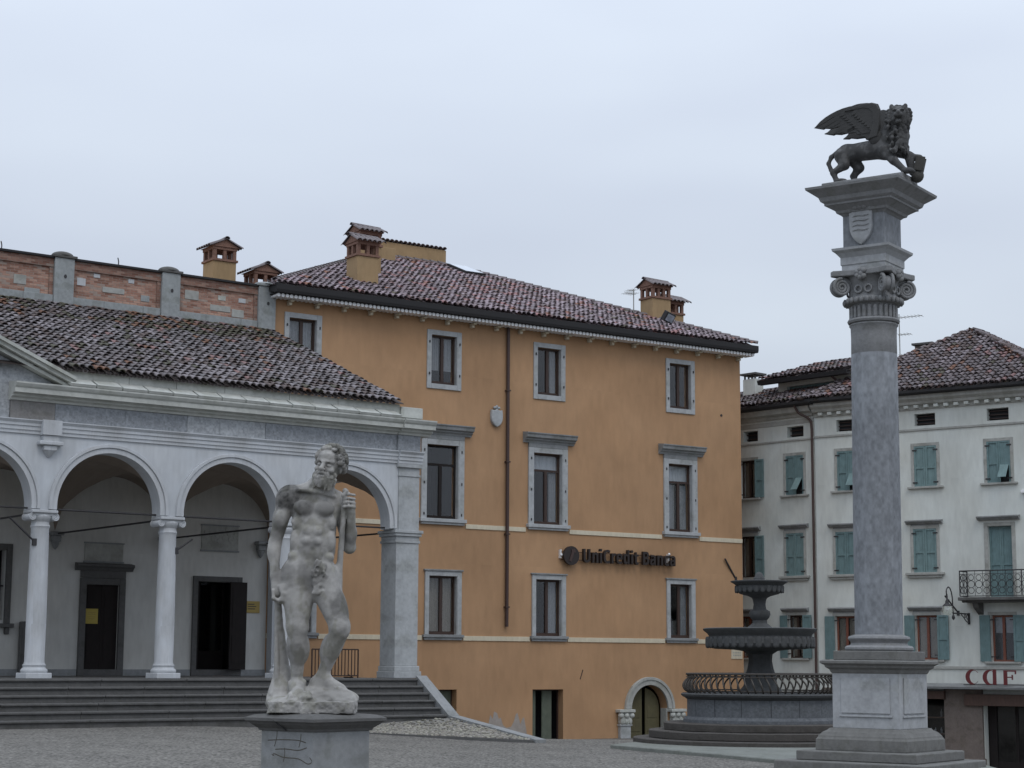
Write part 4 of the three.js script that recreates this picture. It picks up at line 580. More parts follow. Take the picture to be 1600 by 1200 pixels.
{
  const Yo = y => y - GW, g = houseR, X1 = 9.6;
  const W = [];
  for (const x of [0.95, 4.14, 7.01]) W.push({ x0: x, x1: x + 0.9, y0: Yo(8.34), y1: Yo(9.88), kind: 'closed', flap: x !== 4.14, alt: x === 4.14 });
  W.push({ x0: 0.82, x1: 1.74, y0: Yo(5.1), y1: Yo(6.74), kind: 'closed', hood: Yo(6.92), bracketSill: true }, { x0: 4.03, x1: 4.95, y0: Yo(5.1), y1: Yo(6.74), kind: 'closed', hood: Yo(6.92), bracketSill: true, alt: true });
  W.push({ x0: 0.75, x1: 1.6, y0: Yo(1.86), y1: Yo(3.5), kind: 'open', hood: Yo(3.68) }, { x0: 4.04, x1: 4.9, y0: Yo(1.86), y1: Yo(3.5), kind: 'open', hood: Yo(3.68) }, { x0: 6.98, x1: 7.82, y0: Yo(1.8), y1: Yo(3.48), kind: 'open', half: true });
  const bd = [6.95, 7.86, Yo(4.15), Yo(6.74)];
  const vents = [[0.95, 1.8], [4.2, 5.03], [7.06, 7.9]].map(([a, b]) => [a, b, Yo(10.66), Yo(11.12)]);
  const shop = [[1.2, 5.1, 0.25, Yo(0.42)], [6.6, 9.1, 0.15, Yo(0.2)]];
  mesh('wall', wallShape(0, X1, -0.3, Yo(11.8), [...W.map(w => rectHole(w.x0, w.x1, w.y0, w.y1)), rectHole(...bd), ...vents.map(v => rectHole(...v)), ...shop.map(v => rectHole(...v))], 0.35), mat.whitePlaster, g);
  mesh('wall', box(X1 - 0.35, X1 - 0.002, -0.3, Yo(11.8), -11, -0.352), mat.whitePlaster, g);
  mesh('wall', box(0, X1, -0.3, Yo(11.8), -11.4, -11.002), mat.whitePlaster, g);
  mesh('ceiling', box(0.1, X1 - 0.4, Yo(11.6), Yo(11.7), -10.9, -0.36), mat.room, g);
  W.forEach(w => townWindow(g, w));
  for (const v of vents) { const q = mesh('attic_vent', box(v[0], v[1], v[2], v[3], -0.34, -0.3), mat.room, g); mesh('louvre', [0, 1, 2].map(k => box(v[0], v[1], v[2] + 0.08 + k * 0.14, v[2] + 0.11 + k * 0.14, -0.29, -0.2)), mat.brownWood, q); }
  mesh('string_course', rbox(0.01, X1, Yo(10.47), Yo(10.55), -0.02, 0.05, 0.01), mat.corniceGrey, g);
  mesh('string_course', rbox(2.0, X1, Yo(1.52), Yo(1.62), -0.02, 0.06, 0.01), mat.corniceGrey, g);
  mesh('cornice', [mould([[0, 11.28], [0.05, 11.28], [0.08, 11.42], [0.22, 11.47], [0.26, 11.56], [0.4, 11.66], [0.42, 11.8], [0, 11.82]].map(([z, y]) => [z, Yo(y)]), 0.0, X1 + 0.3)], mat.corniceGrey, g);
  for (let x = 0.25; x < 9.4; x += 0.4) mesh('dentil', rbox(x, x + 0.17, Yo(11.33), Yo(11.44), 0.05, 0.2, 0.01), mat.whitePlasterB, g);
  mesh('gutter', [mould([[0.4, 11.82], [0.56, 11.8], [0.62, 11.86], [0.62, 11.96], [0.3, 11.98]].map(([z, y]) => [z, Yo(y)]), -0.1, X1 + 0.5)], mat.gutter, g);
  // hipped roof with its apex over the middle
  const e = [V(-0.3, Yo(11.93), 0.55), V(X1 + 0.5, Yo(11.93), 0.55), V(X1 + 0.5, Yo(11.93), -11.8), V(-0.3, Yo(11.93), -11.8)], a0 = V(4.5, Yo(15.05), -5.2), a1 = V(4.7, Yo(15.05), -5.4);
  const face = (...v) => { const p = []; for (let i = 1; i < v.length - 1; i++) for (const q of [v[0], v[i], v[i + 1]]) p.push(q.x, q.y, q.z); const q = new THREE.BufferGeometry(); q.setAttribute('position', new THREE.Float32BufferAttribute(p, 3)); q.computeVertexNormals(); return q; };
  mesh('roof', [face(e[0], e[1], a1, a0), face(e[1], e[2], a1), face(e[2], e[3], a0, a1), face(e[3], e[0], a0)], mat.deck, g);
  const up = V(0, a0.y - e[0].y, a0.z - 0.55).normalize(), sl = Math.hypot(a0.y - e[0].y, a0.z - 0.55);
  tileField(g, V(-0.3, Yo(11.94), 0.6), V(1, 0, 0), up, 47, 21, 0.22, 0.33, (x, y) => { const t = y / sl; return t < 1 && x > t * 4.8 && x < 10.4 - t * 5.6; }, () => [6, 5, 3, 4, 2, 1, 4, 1], 0, [0.95, 0.9, 0.92]);
  { const u2 = V(a1.x - X1 - 0.5, a1.y - e[0].y, 0), s2 = u2.length(); tileField(g, V(X1 + 0.55, Yo(11.94), 0.55), V(0, 0, -1), u2.normalize(), 55, 20, 0.22, 0.33, (x, y) => { const t = y / s2; return t < 1 && x > t * 5.8 && x < 12.2 - t * 6.2; }, () => [6, 5, 3, 4, 2, 1, 4, 1], 0, [0.95, 0.9, 0.92]); }
  { const d = a1.clone().sub(e[1]), n = 22, l = []; for (let i = 0; i < n; i++) { const p = e[1].clone().addScaledVector(d, i / n); l.push(new THREE.SphereGeometry(0.12, 6, 4).scale(1.6, 0.8, 1.2).translate(p.x, p.y + 0.1, p.z)); } const d2 = a0.clone().sub(e[0]); for (let i = 0; i < n; i++) { const p = e[0].clone().addScaledVector(d2, i / n); l.push(new THREE.SphereGeometry(0.12, 6, 4).scale(1.6, 0.8, 1.2).translate(p.x, p.y + 0.1, p.z)); } mesh('ridge_tiles', l, tileMat[3], g); }
  const ch = mesh('chimney', rbox(2.6, 3.3, Yo(13.0), Yo(14.5), -4.6, -4.0, 0.01), mat.shopStone, g); mesh('cap', box(2.5, 3.4, Yo(14.5), Yo(14.58), -4.7, -3.9), mat.darkStone, ch);
  // balcony with its door
  const dr = mesh('balcony_door', [rbox(bd[0] - 0.14, bd[0], bd[2], bd[3] + 0.14, -0.03, 0.03, 0.008), rbox(bd[1], bd[1] + 0.14, bd[2], bd[3] + 0.14, -0.03, 0.03, 0.008), rbox(bd[0], bd[1], bd[3], bd[3] + 0.14, -0.03, 0.028, 0.008)], mat.corniceGrey, g);
  mesh('hood', [mould([[0, 6.96], [0.1, 6.96], [0.2, 7.04], [0.24, 7.06], [0.24, 7.1], [0, 7.13]].map(([z, y]) => [z, Yo(y)]), 6.6, 8.2)], mat.greyStone, dr);
  for (const x of [bd[0] + 0.004, (bd[0] + bd[1]) / 2 + 0.003]) mesh('shutter', shutterLeaf(0.448, bd[3] - bd[2] - 0.01).map(q => q.translate(x, bd[2], -0.16)), mat.shutter, dr);
  const bal = mesh('balcony', [rbox(6.05, 9.4, Yo(4.0), Yo(4.12), -0.1, 0.85, 0.02), rbox(6.15, 9.3, Yo(3.93), Yo(4.0), -0.1, 0.72, 0.02), ...[6.5, 8.6].map(x => new THREE.ExtrudeGeometry(shape([[0, 3.93], [0.6, 3.93], [0.5, 3.75], [0.2, 3.6], [0, 3.5]].map(([a, b]) => [a, Yo(b)])), { depth: 0.2, bevelEnabled: false }).rotateY(-Math.PI / 2).translate(x + 0.2, 0, 0))], mat.darkStone, g);
  { const rl = [], y0 = Yo(4.16), y1 = Yo(5.08), side = (p, q) => { const n = Math.round(Math.hypot(q[0] - p[0], q[1] - p[1]) / 0.3); rl.push(bar([p[0], y1, p[1]], [q[0], y1, q[1]], 0.025), bar([p[0], y0, p[1]], [q[0], y0, q[1]], 0.016), bar([p[0], y1 - 0.12, p[1]], [q[0], y1 - 0.12, q[1]], 0.01)); for (let i = 0; i <= n; i++) { const x = p[0] + (q[0] - p[0]) * i / n, z = p[1] + (q[1] - p[1]) * i / n; rl.push(bar([x, y0, z], [x, y1, z], i % 4 ? 0.009 : 0.022)); if (i < n) { const mx = p[0] + (q[0] - p[0]) * (i + 0.5) / n, mz = p[1] + (q[1] - p[1]) * (i + 0.5) / n, tu = Math.atan2(q[1] - p[1], q[0] - p[0]); for (const [yy, r] of [[0.2, 0.11], [0.43, 0.13], [0.67, 0.1]]) rl.push(new THREE.TorusGeometry(r, 0.011, 4, 14).rotateY(-tu).translate(mx, y0 + yy, mz)); } } };
    side([6.12, 0.05], [6.12, 0.78]); side([6.12, 0.78], [9.33, 0.78]); side([9.33, 0.78], [9.33, 0.05]); mesh('railing', rl, mat.iron, bal); }
  // cafe front
  mesh('marquee', [mould([[0, 0.84], [0.75, 0.8], [0.78, 0.88], [0, 1.0]].map(([z, y]) => [z, Yo(y)]), 1.0, 9.6)], mat.greyStone, g);
  mesh('shop_fascia', rbox(1.0, 5.2, Yo(0.42), Yo(0.72), 0.02, 0.36, 0.01), mat.shopBrown, g);
  mesh('shop_fascia', rbox(5.95, 9.58, Yo(0.2), Yo(0.62), 0.02, 0.3, 0.01), mat.shopBrown, g);
  mesh('shop_pier', [rbox(5.12, 6.58, 0.0, Yo(0.78), 0.005, 0.16, 0.015), rbox(5.05, 6.65, 0.0, 0.7, 0.005, 0.22, 0.02)], mat.shopStone, g);
  mesh('shop_pier', [rbox(0.2, 1.18, 0.0, Yo(0.78), 0.005, 0.16, 0.015)], mat.shopStone, g);
  const s1 = mesh('shop_window', [box(1.2, 5.1, 0.25, 0.55, -0.3, -0.2), box(3.1, 3.16, 0.55, Yo(0.42), -0.25, -0.2), box(5.04, 5.1, 0.55, Yo(0.42), -0.25, -0.2), box(1.2, 1.26, 0.55, Yo(0.42), -0.25, -0.2)], mat.shopBrown, g); mesh('pane', box(1.26, 5.04, 0.55, Yo(0.42), -0.23, -0.225), mat.glass, s1);
  mesh('shelf', [0.9, 1.5, 2.1].map(y => box(1.4, 5.0, y, y + 0.04, -1.1, -0.6)), mat.shopBrown, s1);
  { const l = []; for (let i = 0; i < 36; i++) l.push(turned([[0.05, 0], [0.05, 0.18], [0.02, 0.24], [0.02, 0.3], [0.001, 0.3]], 8).scale(1, rr(0.6, 1), 1).translate(rr(1.6, 4.9), [0.94, 1.54, 2.14][i % 3], rr(-1.0, -0.7))); mesh('bottles', l, mat.curtain, s1).userData.kind = 'stuff'; }
  const s2 = mesh('shop_door', [box(6.6, 6.9, 0.15, Yo(0.2), -0.5, -0.4), box(7.6, 7.7, 0.15, Yo(0.2), -0.5, -0.44), box(8.5, 8.6, 0.15, Yo(0.2), -0.5, -0.44), box(6.9, 9.1, 0.15, 0.6, -0.5, -0.45)], mat.darkDoor, g);
  mesh('pane', box(6.9, 9.1, 0.6, Yo(0.2), -0.48, -0.474), mat.glass, s2);
  mesh('shop_room', [box(0.4, 9.2, 0.05, 0.15, -6, -0.36), box(0.4, 9.2, Yo(0.9), Yo(1.0), -6, -0.36), box(0.4, 0.5, 0.1, Yo(0.95), -6, -0.36), box(9.12, 9.22, 0.1, Yo(0.95), -6, -0.36), box(0.4, 9.2, 0.1, Yo(0.95), -6.1, -6)], mat.room, g);
  // wall meter lamp above the balcony door
  mesh('alarm_box', rbox(8.3, 8.58, Yo(7.9), Yo(8.02), 0, 0.14, 0.02), mat.whitePaint, g);
}
{
  const Yo = y => y - GW, g = houseL, X0 = -7.5, X1 = -0.02;
  const W = [{ x0: -3.8, x1: -2.98, y0: Yo(8.3), y1: Yo(9.84), kind: 'open', dark: true, left: false }, { x0: -1.45, x1: -0.57, y0: Yo(8.3), y1: Yo(9.86), kind: 'closed', flap: true },
    { x0: -3.86, x1: -3.03, y0: Yo(5.1), y1: Yo(6.76), kind: 'open', dark: true, left: false, hood: Yo(6.98), bracketSill: true }, { x0: -1.5, x1: -0.62, y0: Yo(5.1), y1: Yo(6.78), kind: 'closed', hood: Yo(6.98), bracketSill: true, alt: true },
    { x0: -3.9, x1: -3.1, y0: Yo(1.9), y1: Yo(3.55), kind: 'open', hood: Yo(3.7), left: false }, { x0: -1.45, x1: -0.68, y0: Yo(1.9), y1: Yo(3.56), kind: 'open', dark: true, hood: Yo(3.7) }];
  const vents = [[-3.62, -2.87], [-1.36, -0.54]].map(([a, b]) => [a, b, Yo(10.6), Yo(11.03)]);
  mesh('wall', wallShape(X0, X1, -0.3, Yo(11.88), [...W.map(w => rectHole(w.x0, w.x1, w.y0, w.y1)), ...vents.map(v => rectHole(...v))], 0.35), mat.whitePlasterB, g);
  mesh('wall', box(X0, X0 + 0.35, -0.3, Yo(11.7), -9, -0.352), mat.whitePlasterB, g);
  mesh('ceiling', box(X0, X1, Yo(11.5), Yo(11.6), -9, -0.36), mat.room, g);
  W.forEach(w => townWindow(g, w));
  for (const v of vents) { const q = mesh('attic_vent', box(v[0], v[1], v[2], v[3], -0.34, -0.3), mat.room, g); mesh('louvre', [0, 1].map(k => box(v[0], v[1], v[2] + 0.1 + k * 0.18, v[2] + 0.13 + k * 0.18, -0.29, -0.2)), mat.brownWood, q); }
  mesh('string_course', rbox(X0, X1, Yo(10.44), Yo(10.51), -0.02, 0.05, 0.01), mat.corniceGrey, g);
  mesh('frieze', box(X0, X1, Yo(11.12), Yo(11.3), 0.0, 0.025), mat.corniceGrey, g);
  mesh('cornice', mould([[0, 11.38], [0.08, 11.38], [0.12, 11.48], [0.3, 11.55], [0.34, 11.66], [0.4, 11.78], [0, 11.9]].map(([z, y]) => [z, Yo(y)]), X0, X1 - 0.002), mat.corniceGrey, g);
  mesh('gutter', mould([[0.34, 11.74], [0.54, 11.77], [0.6, 11.83], [0.6, 11.93], [0.3, 11.95]].map(([z, y]) => [z, Yo(y)]), X0, 0.25), mat.gutter, g);
  mesh('downpipe', [tube([[-0.6, Yo(11.8), 0.5], [-0.5, Yo(11.5), 0.35], [-0.1, Yo(11.2), 0.14], [-0.05, Yo(10.8), 0.1]], 0.05, 20, 8), bar([-0.05, Yo(10.85), 0.1], [-0.05, 0.3, 0.1], 0.05, 8)], mat.pipe, g);
  // lower tiled slope and the raised attic storey behind it
  const e = V(X0, Yo(11.9), 0.55), t = V(X0, Yo(13.05), -2.6), up = t.clone().sub(e).normalize();
  mesh('roof', new THREE.ExtrudeGeometry(shape([[0.55, Yo(11.9)], [-2.6, Yo(13.05)], [-2.6, Yo(12.9)], [0.55, Yo(11.86)]]), { depth: 0.6 - X0, bevelEnabled: false }).rotateY(-Math.PI / 2).translate(0.6, 0, 0), mat.deck, g);
  tileField(g, V(X0, Yo(11.92), 0.6), V(1, 0, 0), up, 37, 10, 0.22, 0.33, () => true, () => [6, 5, 3, 4, 1.5, 1, 4, 1], 0, [0.95, 0.9, 0.92]);
  const at_ = mesh('attic_storey', [wallShape(-2.75, 1.0, Yo(11.9), Yo(13.32), [rectHole(-2.3, 0.3, Yo(12.45), Yo(12.88))], 0.25).translate(0, 0, -1.2), box(-2.75, -2.5, Yo(11.9), Yo(13.3), -3.2, -1.452), box(0.75, 1.0, Yo(11.9), Yo(13.3), -3.2, -1.452)], mat.whitePlaster, g);
  mesh('shutter', [-2.3, -1.44, -0.58].map(x => box(x, x + 0.85, Yo(12.45), Yo(12.88), -1.42, -1.38)), mat.shutter, at_);
  mesh('gutter', mould([[-0.75, 12.98], [-0.5, 12.98], [-0.45, 13.14], [-0.75, 13.16]].map(([z, y]) => [z, Yo(y)]), -3.25, 1.25), mat.gutter, g);
  const e2 = V(-3.2, Yo(13.14), -0.5), t2 = V(-3.2, Yo(14.0), -3.3);
  mesh('roof', new THREE.ExtrudeGeometry(shape([[-0.5, Yo(13.1)], [-3.3, Yo(13.95)], [-3.3, Yo(13.8)], [-0.5, Yo(13.02)]]), { depth: 4.45, bevelEnabled: false }).rotateY(-Math.PI / 2).translate(1.25, 0, 0), mat.deck, g);
  tileField(g, e2.clone().add(V(0, 0, 0.05)), V(1, 0, 0), t2.clone().sub(e2).normalize(), 20, 9, 0.22, 0.33, (x, y) => x > y * 0.35, () => [6, 5, 3, 4, 1.5, 1, 4, 1], 0, [0.95, 0.9, 0.92]);
  mesh('ridge_board', box(-1.6, 1.25, Yo(13.9), Yo(14.06), -3.4, -3.2), mat.gutter, g);
  mesh('downpipe', tube([[0.35, Yo(13.0), -0.7], [0.42, Yo(12.85), -0.9], [0.6, Yo(12.6), -1.0], [0.6, Yo(12.35), -1.0]], 0.05, 16, 8), mat.pipe, g);
  const ch = mesh('chimney', rbox(-4.75, -4.1, Yo(12.2), Yo(13.45), -1.9, -1.35, 0.01), mat.whitePlaster, g);
  mesh('cap', [...[-4.7, -4.5, -4.3, -4.15].map(x => box(x, x + 0.06, Yo(13.45), Yo(13.62), -1.42, -1.36)), ...[-4.7, -4.15].map(x => box(x, x + 0.06, Yo(13.45), Yo(13.62), -1.88, -1.82)), box(-4.85, -4.0, Yo(13.62), Yo(13.7), -2.0, -1.27)], mat.darkStone, ch);
}

// ---------------------------------------------------------------- the column with the winged lion
const colX = 7.46, colD = 38, colRot = -34.5 * R, colY = -0.45;
const column = thing('stone_column', 'tall grey marble column on a white pedestal with a scrolled capital and flared top', 'column', [colX, colY, -colD], colRot);
const lean = new THREE.Quaternion().setFromAxisAngle(V(0, 0, 1), -0.0065);   // the old shaft stands a little out of plumb
column.quaternion.premultiply(lean);
{
  const g = column, h = y => y - colY;
  mesh('step', rbox(-1.6, 1.6, -0.2, h(-0.21), -1.6, 1.6, 0.03), mat.pedGrey, g);
  mesh('step', rbox(-1.27, 1.27, h(-0.212), h(-0.02), -1.27, 1.27, 0.03), mat.pedGrey, g);
  const sq = prof => squareTurned([[0.001, prof[0][1]], ...prof, [0.001, prof[prof.length - 1][1]]].map(([a, b]) => [a, h(b)]));
  mesh('pedestal_base', sq([[0.97, -0.018], [0.975, 0.0], [0.97, 0.2], [0.94, 0.24], [0.93, 0.27], [0.87, 0.34], [0.8, 0.38], [0.76, 0.42]]), mat.pedGrey, g);
  const die = mesh('pedestal', [rbox(-0.715, 0.715, h(0.42), h(1.52), -0.715, 0.715, 0.01)], mat.pedWhite, g);
  for (let k = 0; k < 4; k++) mesh('panel', [rbox(-0.52, 0.52, h(0.72), h(1.42), 0.715, 0.74, 0.006), rbox(-0.57, 0.57, h(0.645), h(0.68), 0.715, 0.745, 0.006)].map(q => q.rotateY(k * Math.PI / 2)), mat.pedWhite, die);
  mesh('pedestal_cornice', sq([[0.72, 1.5], [0.74, 1.53], [0.76, 1.58], [0.82, 1.62], [0.83, 1.66], [0.9, 1.7], [0.9, 1.745], [0.85, 1.765]]), mat.pedGrey, g);
  mesh('plinth', rbox(-0.7, 0.7, h(1.764), h(1.95), -0.7, 0.7, 0.02), mat.pedGrey, g);
  const sh = mesh('shaft', turned([[0.49, 2.25], [0.482, 2.3], [0.482, 3], [0.485, 4.6], [0.478, 6.4], [0.4705, 8.03], [0.466, 8.04]].map(([r, y]) => [r, h(y)]), 56), mat.shaft, g, true);
  { const p = sh.geometry.attributes.position, uv = sh.geometry.attributes.uv; for (let i = 0; i < p.count; i++) uv.setXY(i, Math.atan2(p.getX(i), p.getZ(i)) * 0.48, p.getY(i)); // keep the seam out of sight at the back
    for (let i = 0; i < p.count; i += 3) { let mx = -9, mn = 9; for (let k = 0; k < 3; k++) { mx = Math.max(mx, uv.getX(i + k)); mn = Math.min(mn, uv.getX(i + k)); } if (mx - mn > 1) for (let k = 0; k < 3; k++) if (uv.getX(i + k) < 0) uv.setX(i + k, uv.getX(i + k) + 3.016); } }
  mesh('top_drum', turned([[0.464, 8.035], [0.47, 8.045], [0.468, 8.4], [0.475, 8.6], [0.505, 8.64], [0.48, 8.68]].map(([r, y]) => [r, h(y)]), 56), mat.capStone, g);
  mesh('base_moulding', turned([[0.01, 1.95], [0.66, 1.95], [0.69, 1.98], [0.69, 2.02], [0.66, 2.05], [0.58, 2.07], [0.56, 2.11], [0.58, 2.15], [0.61, 2.17], [0.625, 2.2], [0.61, 2.24], [0.55, 2.26], [0.49, 2.28]].map(([r, y]) => [r, h(y)]), 56), mat.capStone, g);
  // capital
  const fl = []; for (let i = 0; i < 26; i++) { const a = i / 26 * Math.PI * 2; fl.push(new THREE.CapsuleGeometry(0.045, 0.2, 3, 6).scale(1, 1, 0.6).translate(0, h(8.9), 0.475).rotateY(a)); }
  const cap = mesh('capital', [turned([[0.46, 8.67], [0.46, 9.07], [0.56, 9.09], [0.58, 9.12], [0.58, 9.17], [0.5, 9.2], [0.47, 9.3], [0.5, 9.5], [0.56, 9.64], [0.01, 9.65]].map(([r, y]) => [r, h(y)]), 48), turned([[0.46, 8.68], [0.52, 8.69], [0.54, 8.73], [0.52, 8.77], [0.46, 8.78]].map(([r, y]) => [r, h(y)]), 48), ...fl], mat.capStone, g);
  const vol = []; for (let k = 0; k < 4; k++) { const a = Math.PI / 4 + k * Math.PI / 2; for (const s of [-1, 1]) { const pts = []; for (let t = 0; t <= 34; t++) { const q = Math.PI / 2 - t * 0.5, r = 0.185 * (1 - t / 40); pts.push([0.71 + Math.cos(q) * r, h(9.42) + Math.sin(q) * r, s * (0.05 + 0.045 * (1 - t / 40))]); } vol.push(tube(pts, 0.036, 60, 6).rotateY(-a)); } vol.push(new THREE.CylinderGeometry(0.155, 0.155, 0.11, 22).rotateX(Math.PI / 2).translate(0.71, h(9.42), 0).rotateY(-a)); vol.push(tube([[0.45, h(9.22), 0], [0.5, h(9.5), 0], [0.71, h(9.62), 0]], 0.075, 12, 8).rotateY(-a)); }
  mesh('volutes', vol, mat.capStone, cap);
  const orn = []; for (let k = 0; k < 4; k++) { const a = k * Math.PI / 2; for (let i = 0; i < 7; i++) orn.push(new THREE.SphereGeometry(0.06, 10, 8).translate(Math.cos(i * 0.9) * 0.09 * (i ? 1 : 0), h(9.66) + Math.sin(i * 0.9) * 0.08 * (i ? 1 : 0), 0.6).rotateY(a)); for (const s of [-1, 1]) orn.push(new THREE.TorusGeometry(0.075, 0.024, 6, 14).translate(s * 0.11, h(9.36), 0.5).rotateY(a)); for (let i = -3; i <= 3; i++) orn.push(new THREE.SphereGeometry(0.045, 8, 6).scale(1, 1.4, 1).translate(i * 0.12, h(9.13), Math.sqrt(0.35 - (i * 0.12) ** 2)).rotateY(a)); }
  mesh('ornament', orn, mat.capStone, cap);
  const ab = new THREE.Shape(); const c = 0.66; ab.moveTo(-c, -c + 0.07); ab.lineTo(-c + 0.07, -c); ab.quadraticCurveTo(0, -c + 0.2, c - 0.07, -c); ab.lineTo(c, -c + 0.07); ab.quadraticCurveTo(c - 0.2, 0, c, c - 0.07); ab.lineTo(c - 0.07, c); ab.quadraticCurveTo(0, c - 0.2, -c + 0.07, c); ab.lineTo(-c, c - 0.07); ab.quadraticCurveTo(-c + 0.2, 0, -c, -c + 0.07);
  mesh('abacus', new THREE.ExtrudeGeometry(ab, { depth: 0.08, bevelEnabled: true, bevelSize: 0.02, bevelThickness: 0.02, bevelSegments: 2, curveSegments: 12 }).rotateX(-Math.PI / 2).translate(0, h(9.66), 0), mat.capStone, cap);
  mesh('entablature', sq([[0.46, 9.74], [0.48, 9.76], [0.48, 9.88], [0.5, 9.9], [0.5, 10.05], [0.53, 10.09], [0.57, 10.14], [0.63, 10.19], [0.64, 10.24], [0.48, 10.27]]), mat.pedWhite, g);
  mesh('die', rbox(-0.455, 0.455, h(10.26), h(11.0), -0.455, 0.455, 0.012), mat.shaft, g);
  mesh('top_cornice', sq([[0.46, 10.94], [0.5, 10.98], [0.55, 11.0], [0.57, 11.05], [0.7, 11.14], [0.74, 11.15], [0.74, 11.19], [0.8, 11.23], [0.83, 11.31], [0.95, 11.4], [1.03, 11.46], [1.04, 11.51], [0.2, 11.53]]), mat.capStone, g);
  const q = new THREE.Shape(); q.moveTo(-0.24, 0.28); q.lineTo(0.24, 0.28); q.lineTo(0.23, -0.08); q.quadraticCurveTo(0.2, -0.3, 0, -0.42); q.quadraticCurveTo(-0.2, -0.3, -0.23, -0.08); q.closePath();
  const sd = mesh('shield', [new THREE.ExtrudeGeometry(q, { depth: 0.05, bevelEnabled: true, bevelSize: 0.02, bevelThickness: 0.02, bevelSegments: 2, curveSegments: 14 }).translate(-0.03, h(10.73), 0.46), ...[-0.18, -0.08, 0.02, 0.12].map((y, i) => tube([[-0.2, h(10.77) + y, 0.545], [-0.08, h(10.79) + y, 0.55], [0.04, h(10.77) + y, 0.55], [0.15, h(10.79) + y, 0.545]], 0.009, 12, 5))], mat.pedWhite, g);
  mesh('crest', [...[-0.26, 0.2].map(x => new THREE.SphereGeometry(0.065, 10, 8).translate(x, h(11.04), 0.52)), ...[0, 1, 2, 3, 4].map(i => new THREE.SphereGeometry(0.07, 10, 8).translate(-0.12 + (i % 3) * 0.1, h(11.09) + (i > 2 ? 0.1 : 0), 0.56))], mat.capStone, sd);
}

// ---------------------------------------------------------------- distance-field sculpting
const sub = (a, b) => [a[0] - b[0], a[1] - b[1], a[2] - b[2]];
function smin(a, b, k) { const h = Math.max(k - Math.abs(a - b), 0) / k; return Math.min(a, b) - h * h * k * 0.25; }
function cone(a, b, r0, r1) {   // tapered capsule
  const d = sub(b, a), L2 = d[0] * d[0] + d[1] * d[1] + d[2] * d[2] || 1e-9;
  const f = (x, y, z) => { const px = x - a[0], py = y - a[1], pz = z - a[2]; let t = (px * d[0] + py * d[1] + pz * d[2]) / L2; t = t < 0 ? 0 : t > 1 ? 1 : t; const qx = px - d[0] * t, qy = py - d[1] * t, qz = pz - d[2] * t; return Math.sqrt(qx * qx + qy * qy + qz * qz) - (r0 + (r1 - r0) * t); };
  return f;
}
function ell(c, r, rot) {
  const m = rot ? new THREE.Matrix3().setFromMatrix4(new THREE.Matrix4().makeRotationFromEuler(new THREE.Euler(...rot)).transpose()).elements : null, mn = Math.min(...r);
  return (x, y, z) => { let px = x - c[0], py = y - c[1], pz = z - c[2]; if (m) { const ax = m[0] * px + m[3] * py + m[6] * pz, ay = m[1] * px + m[4] * py + m[7] * pz; pz = m[2] * px + m[5] * py + m[8] * pz; px = ax; py = ay; } const ux = px / r[0], uy = py / r[1], uz = pz / r[2], k0 = Math.sqrt(ux * ux + uy * uy + uz * uz); const vx = ux / r[0], vy = uy / r[1], vz = uz / r[2], k1 = Math.sqrt(vx * vx + vy * vy + vz * vz); return k1 < 1e-9 ? -mn : k0 * (k0 - 1) / k1; };
}
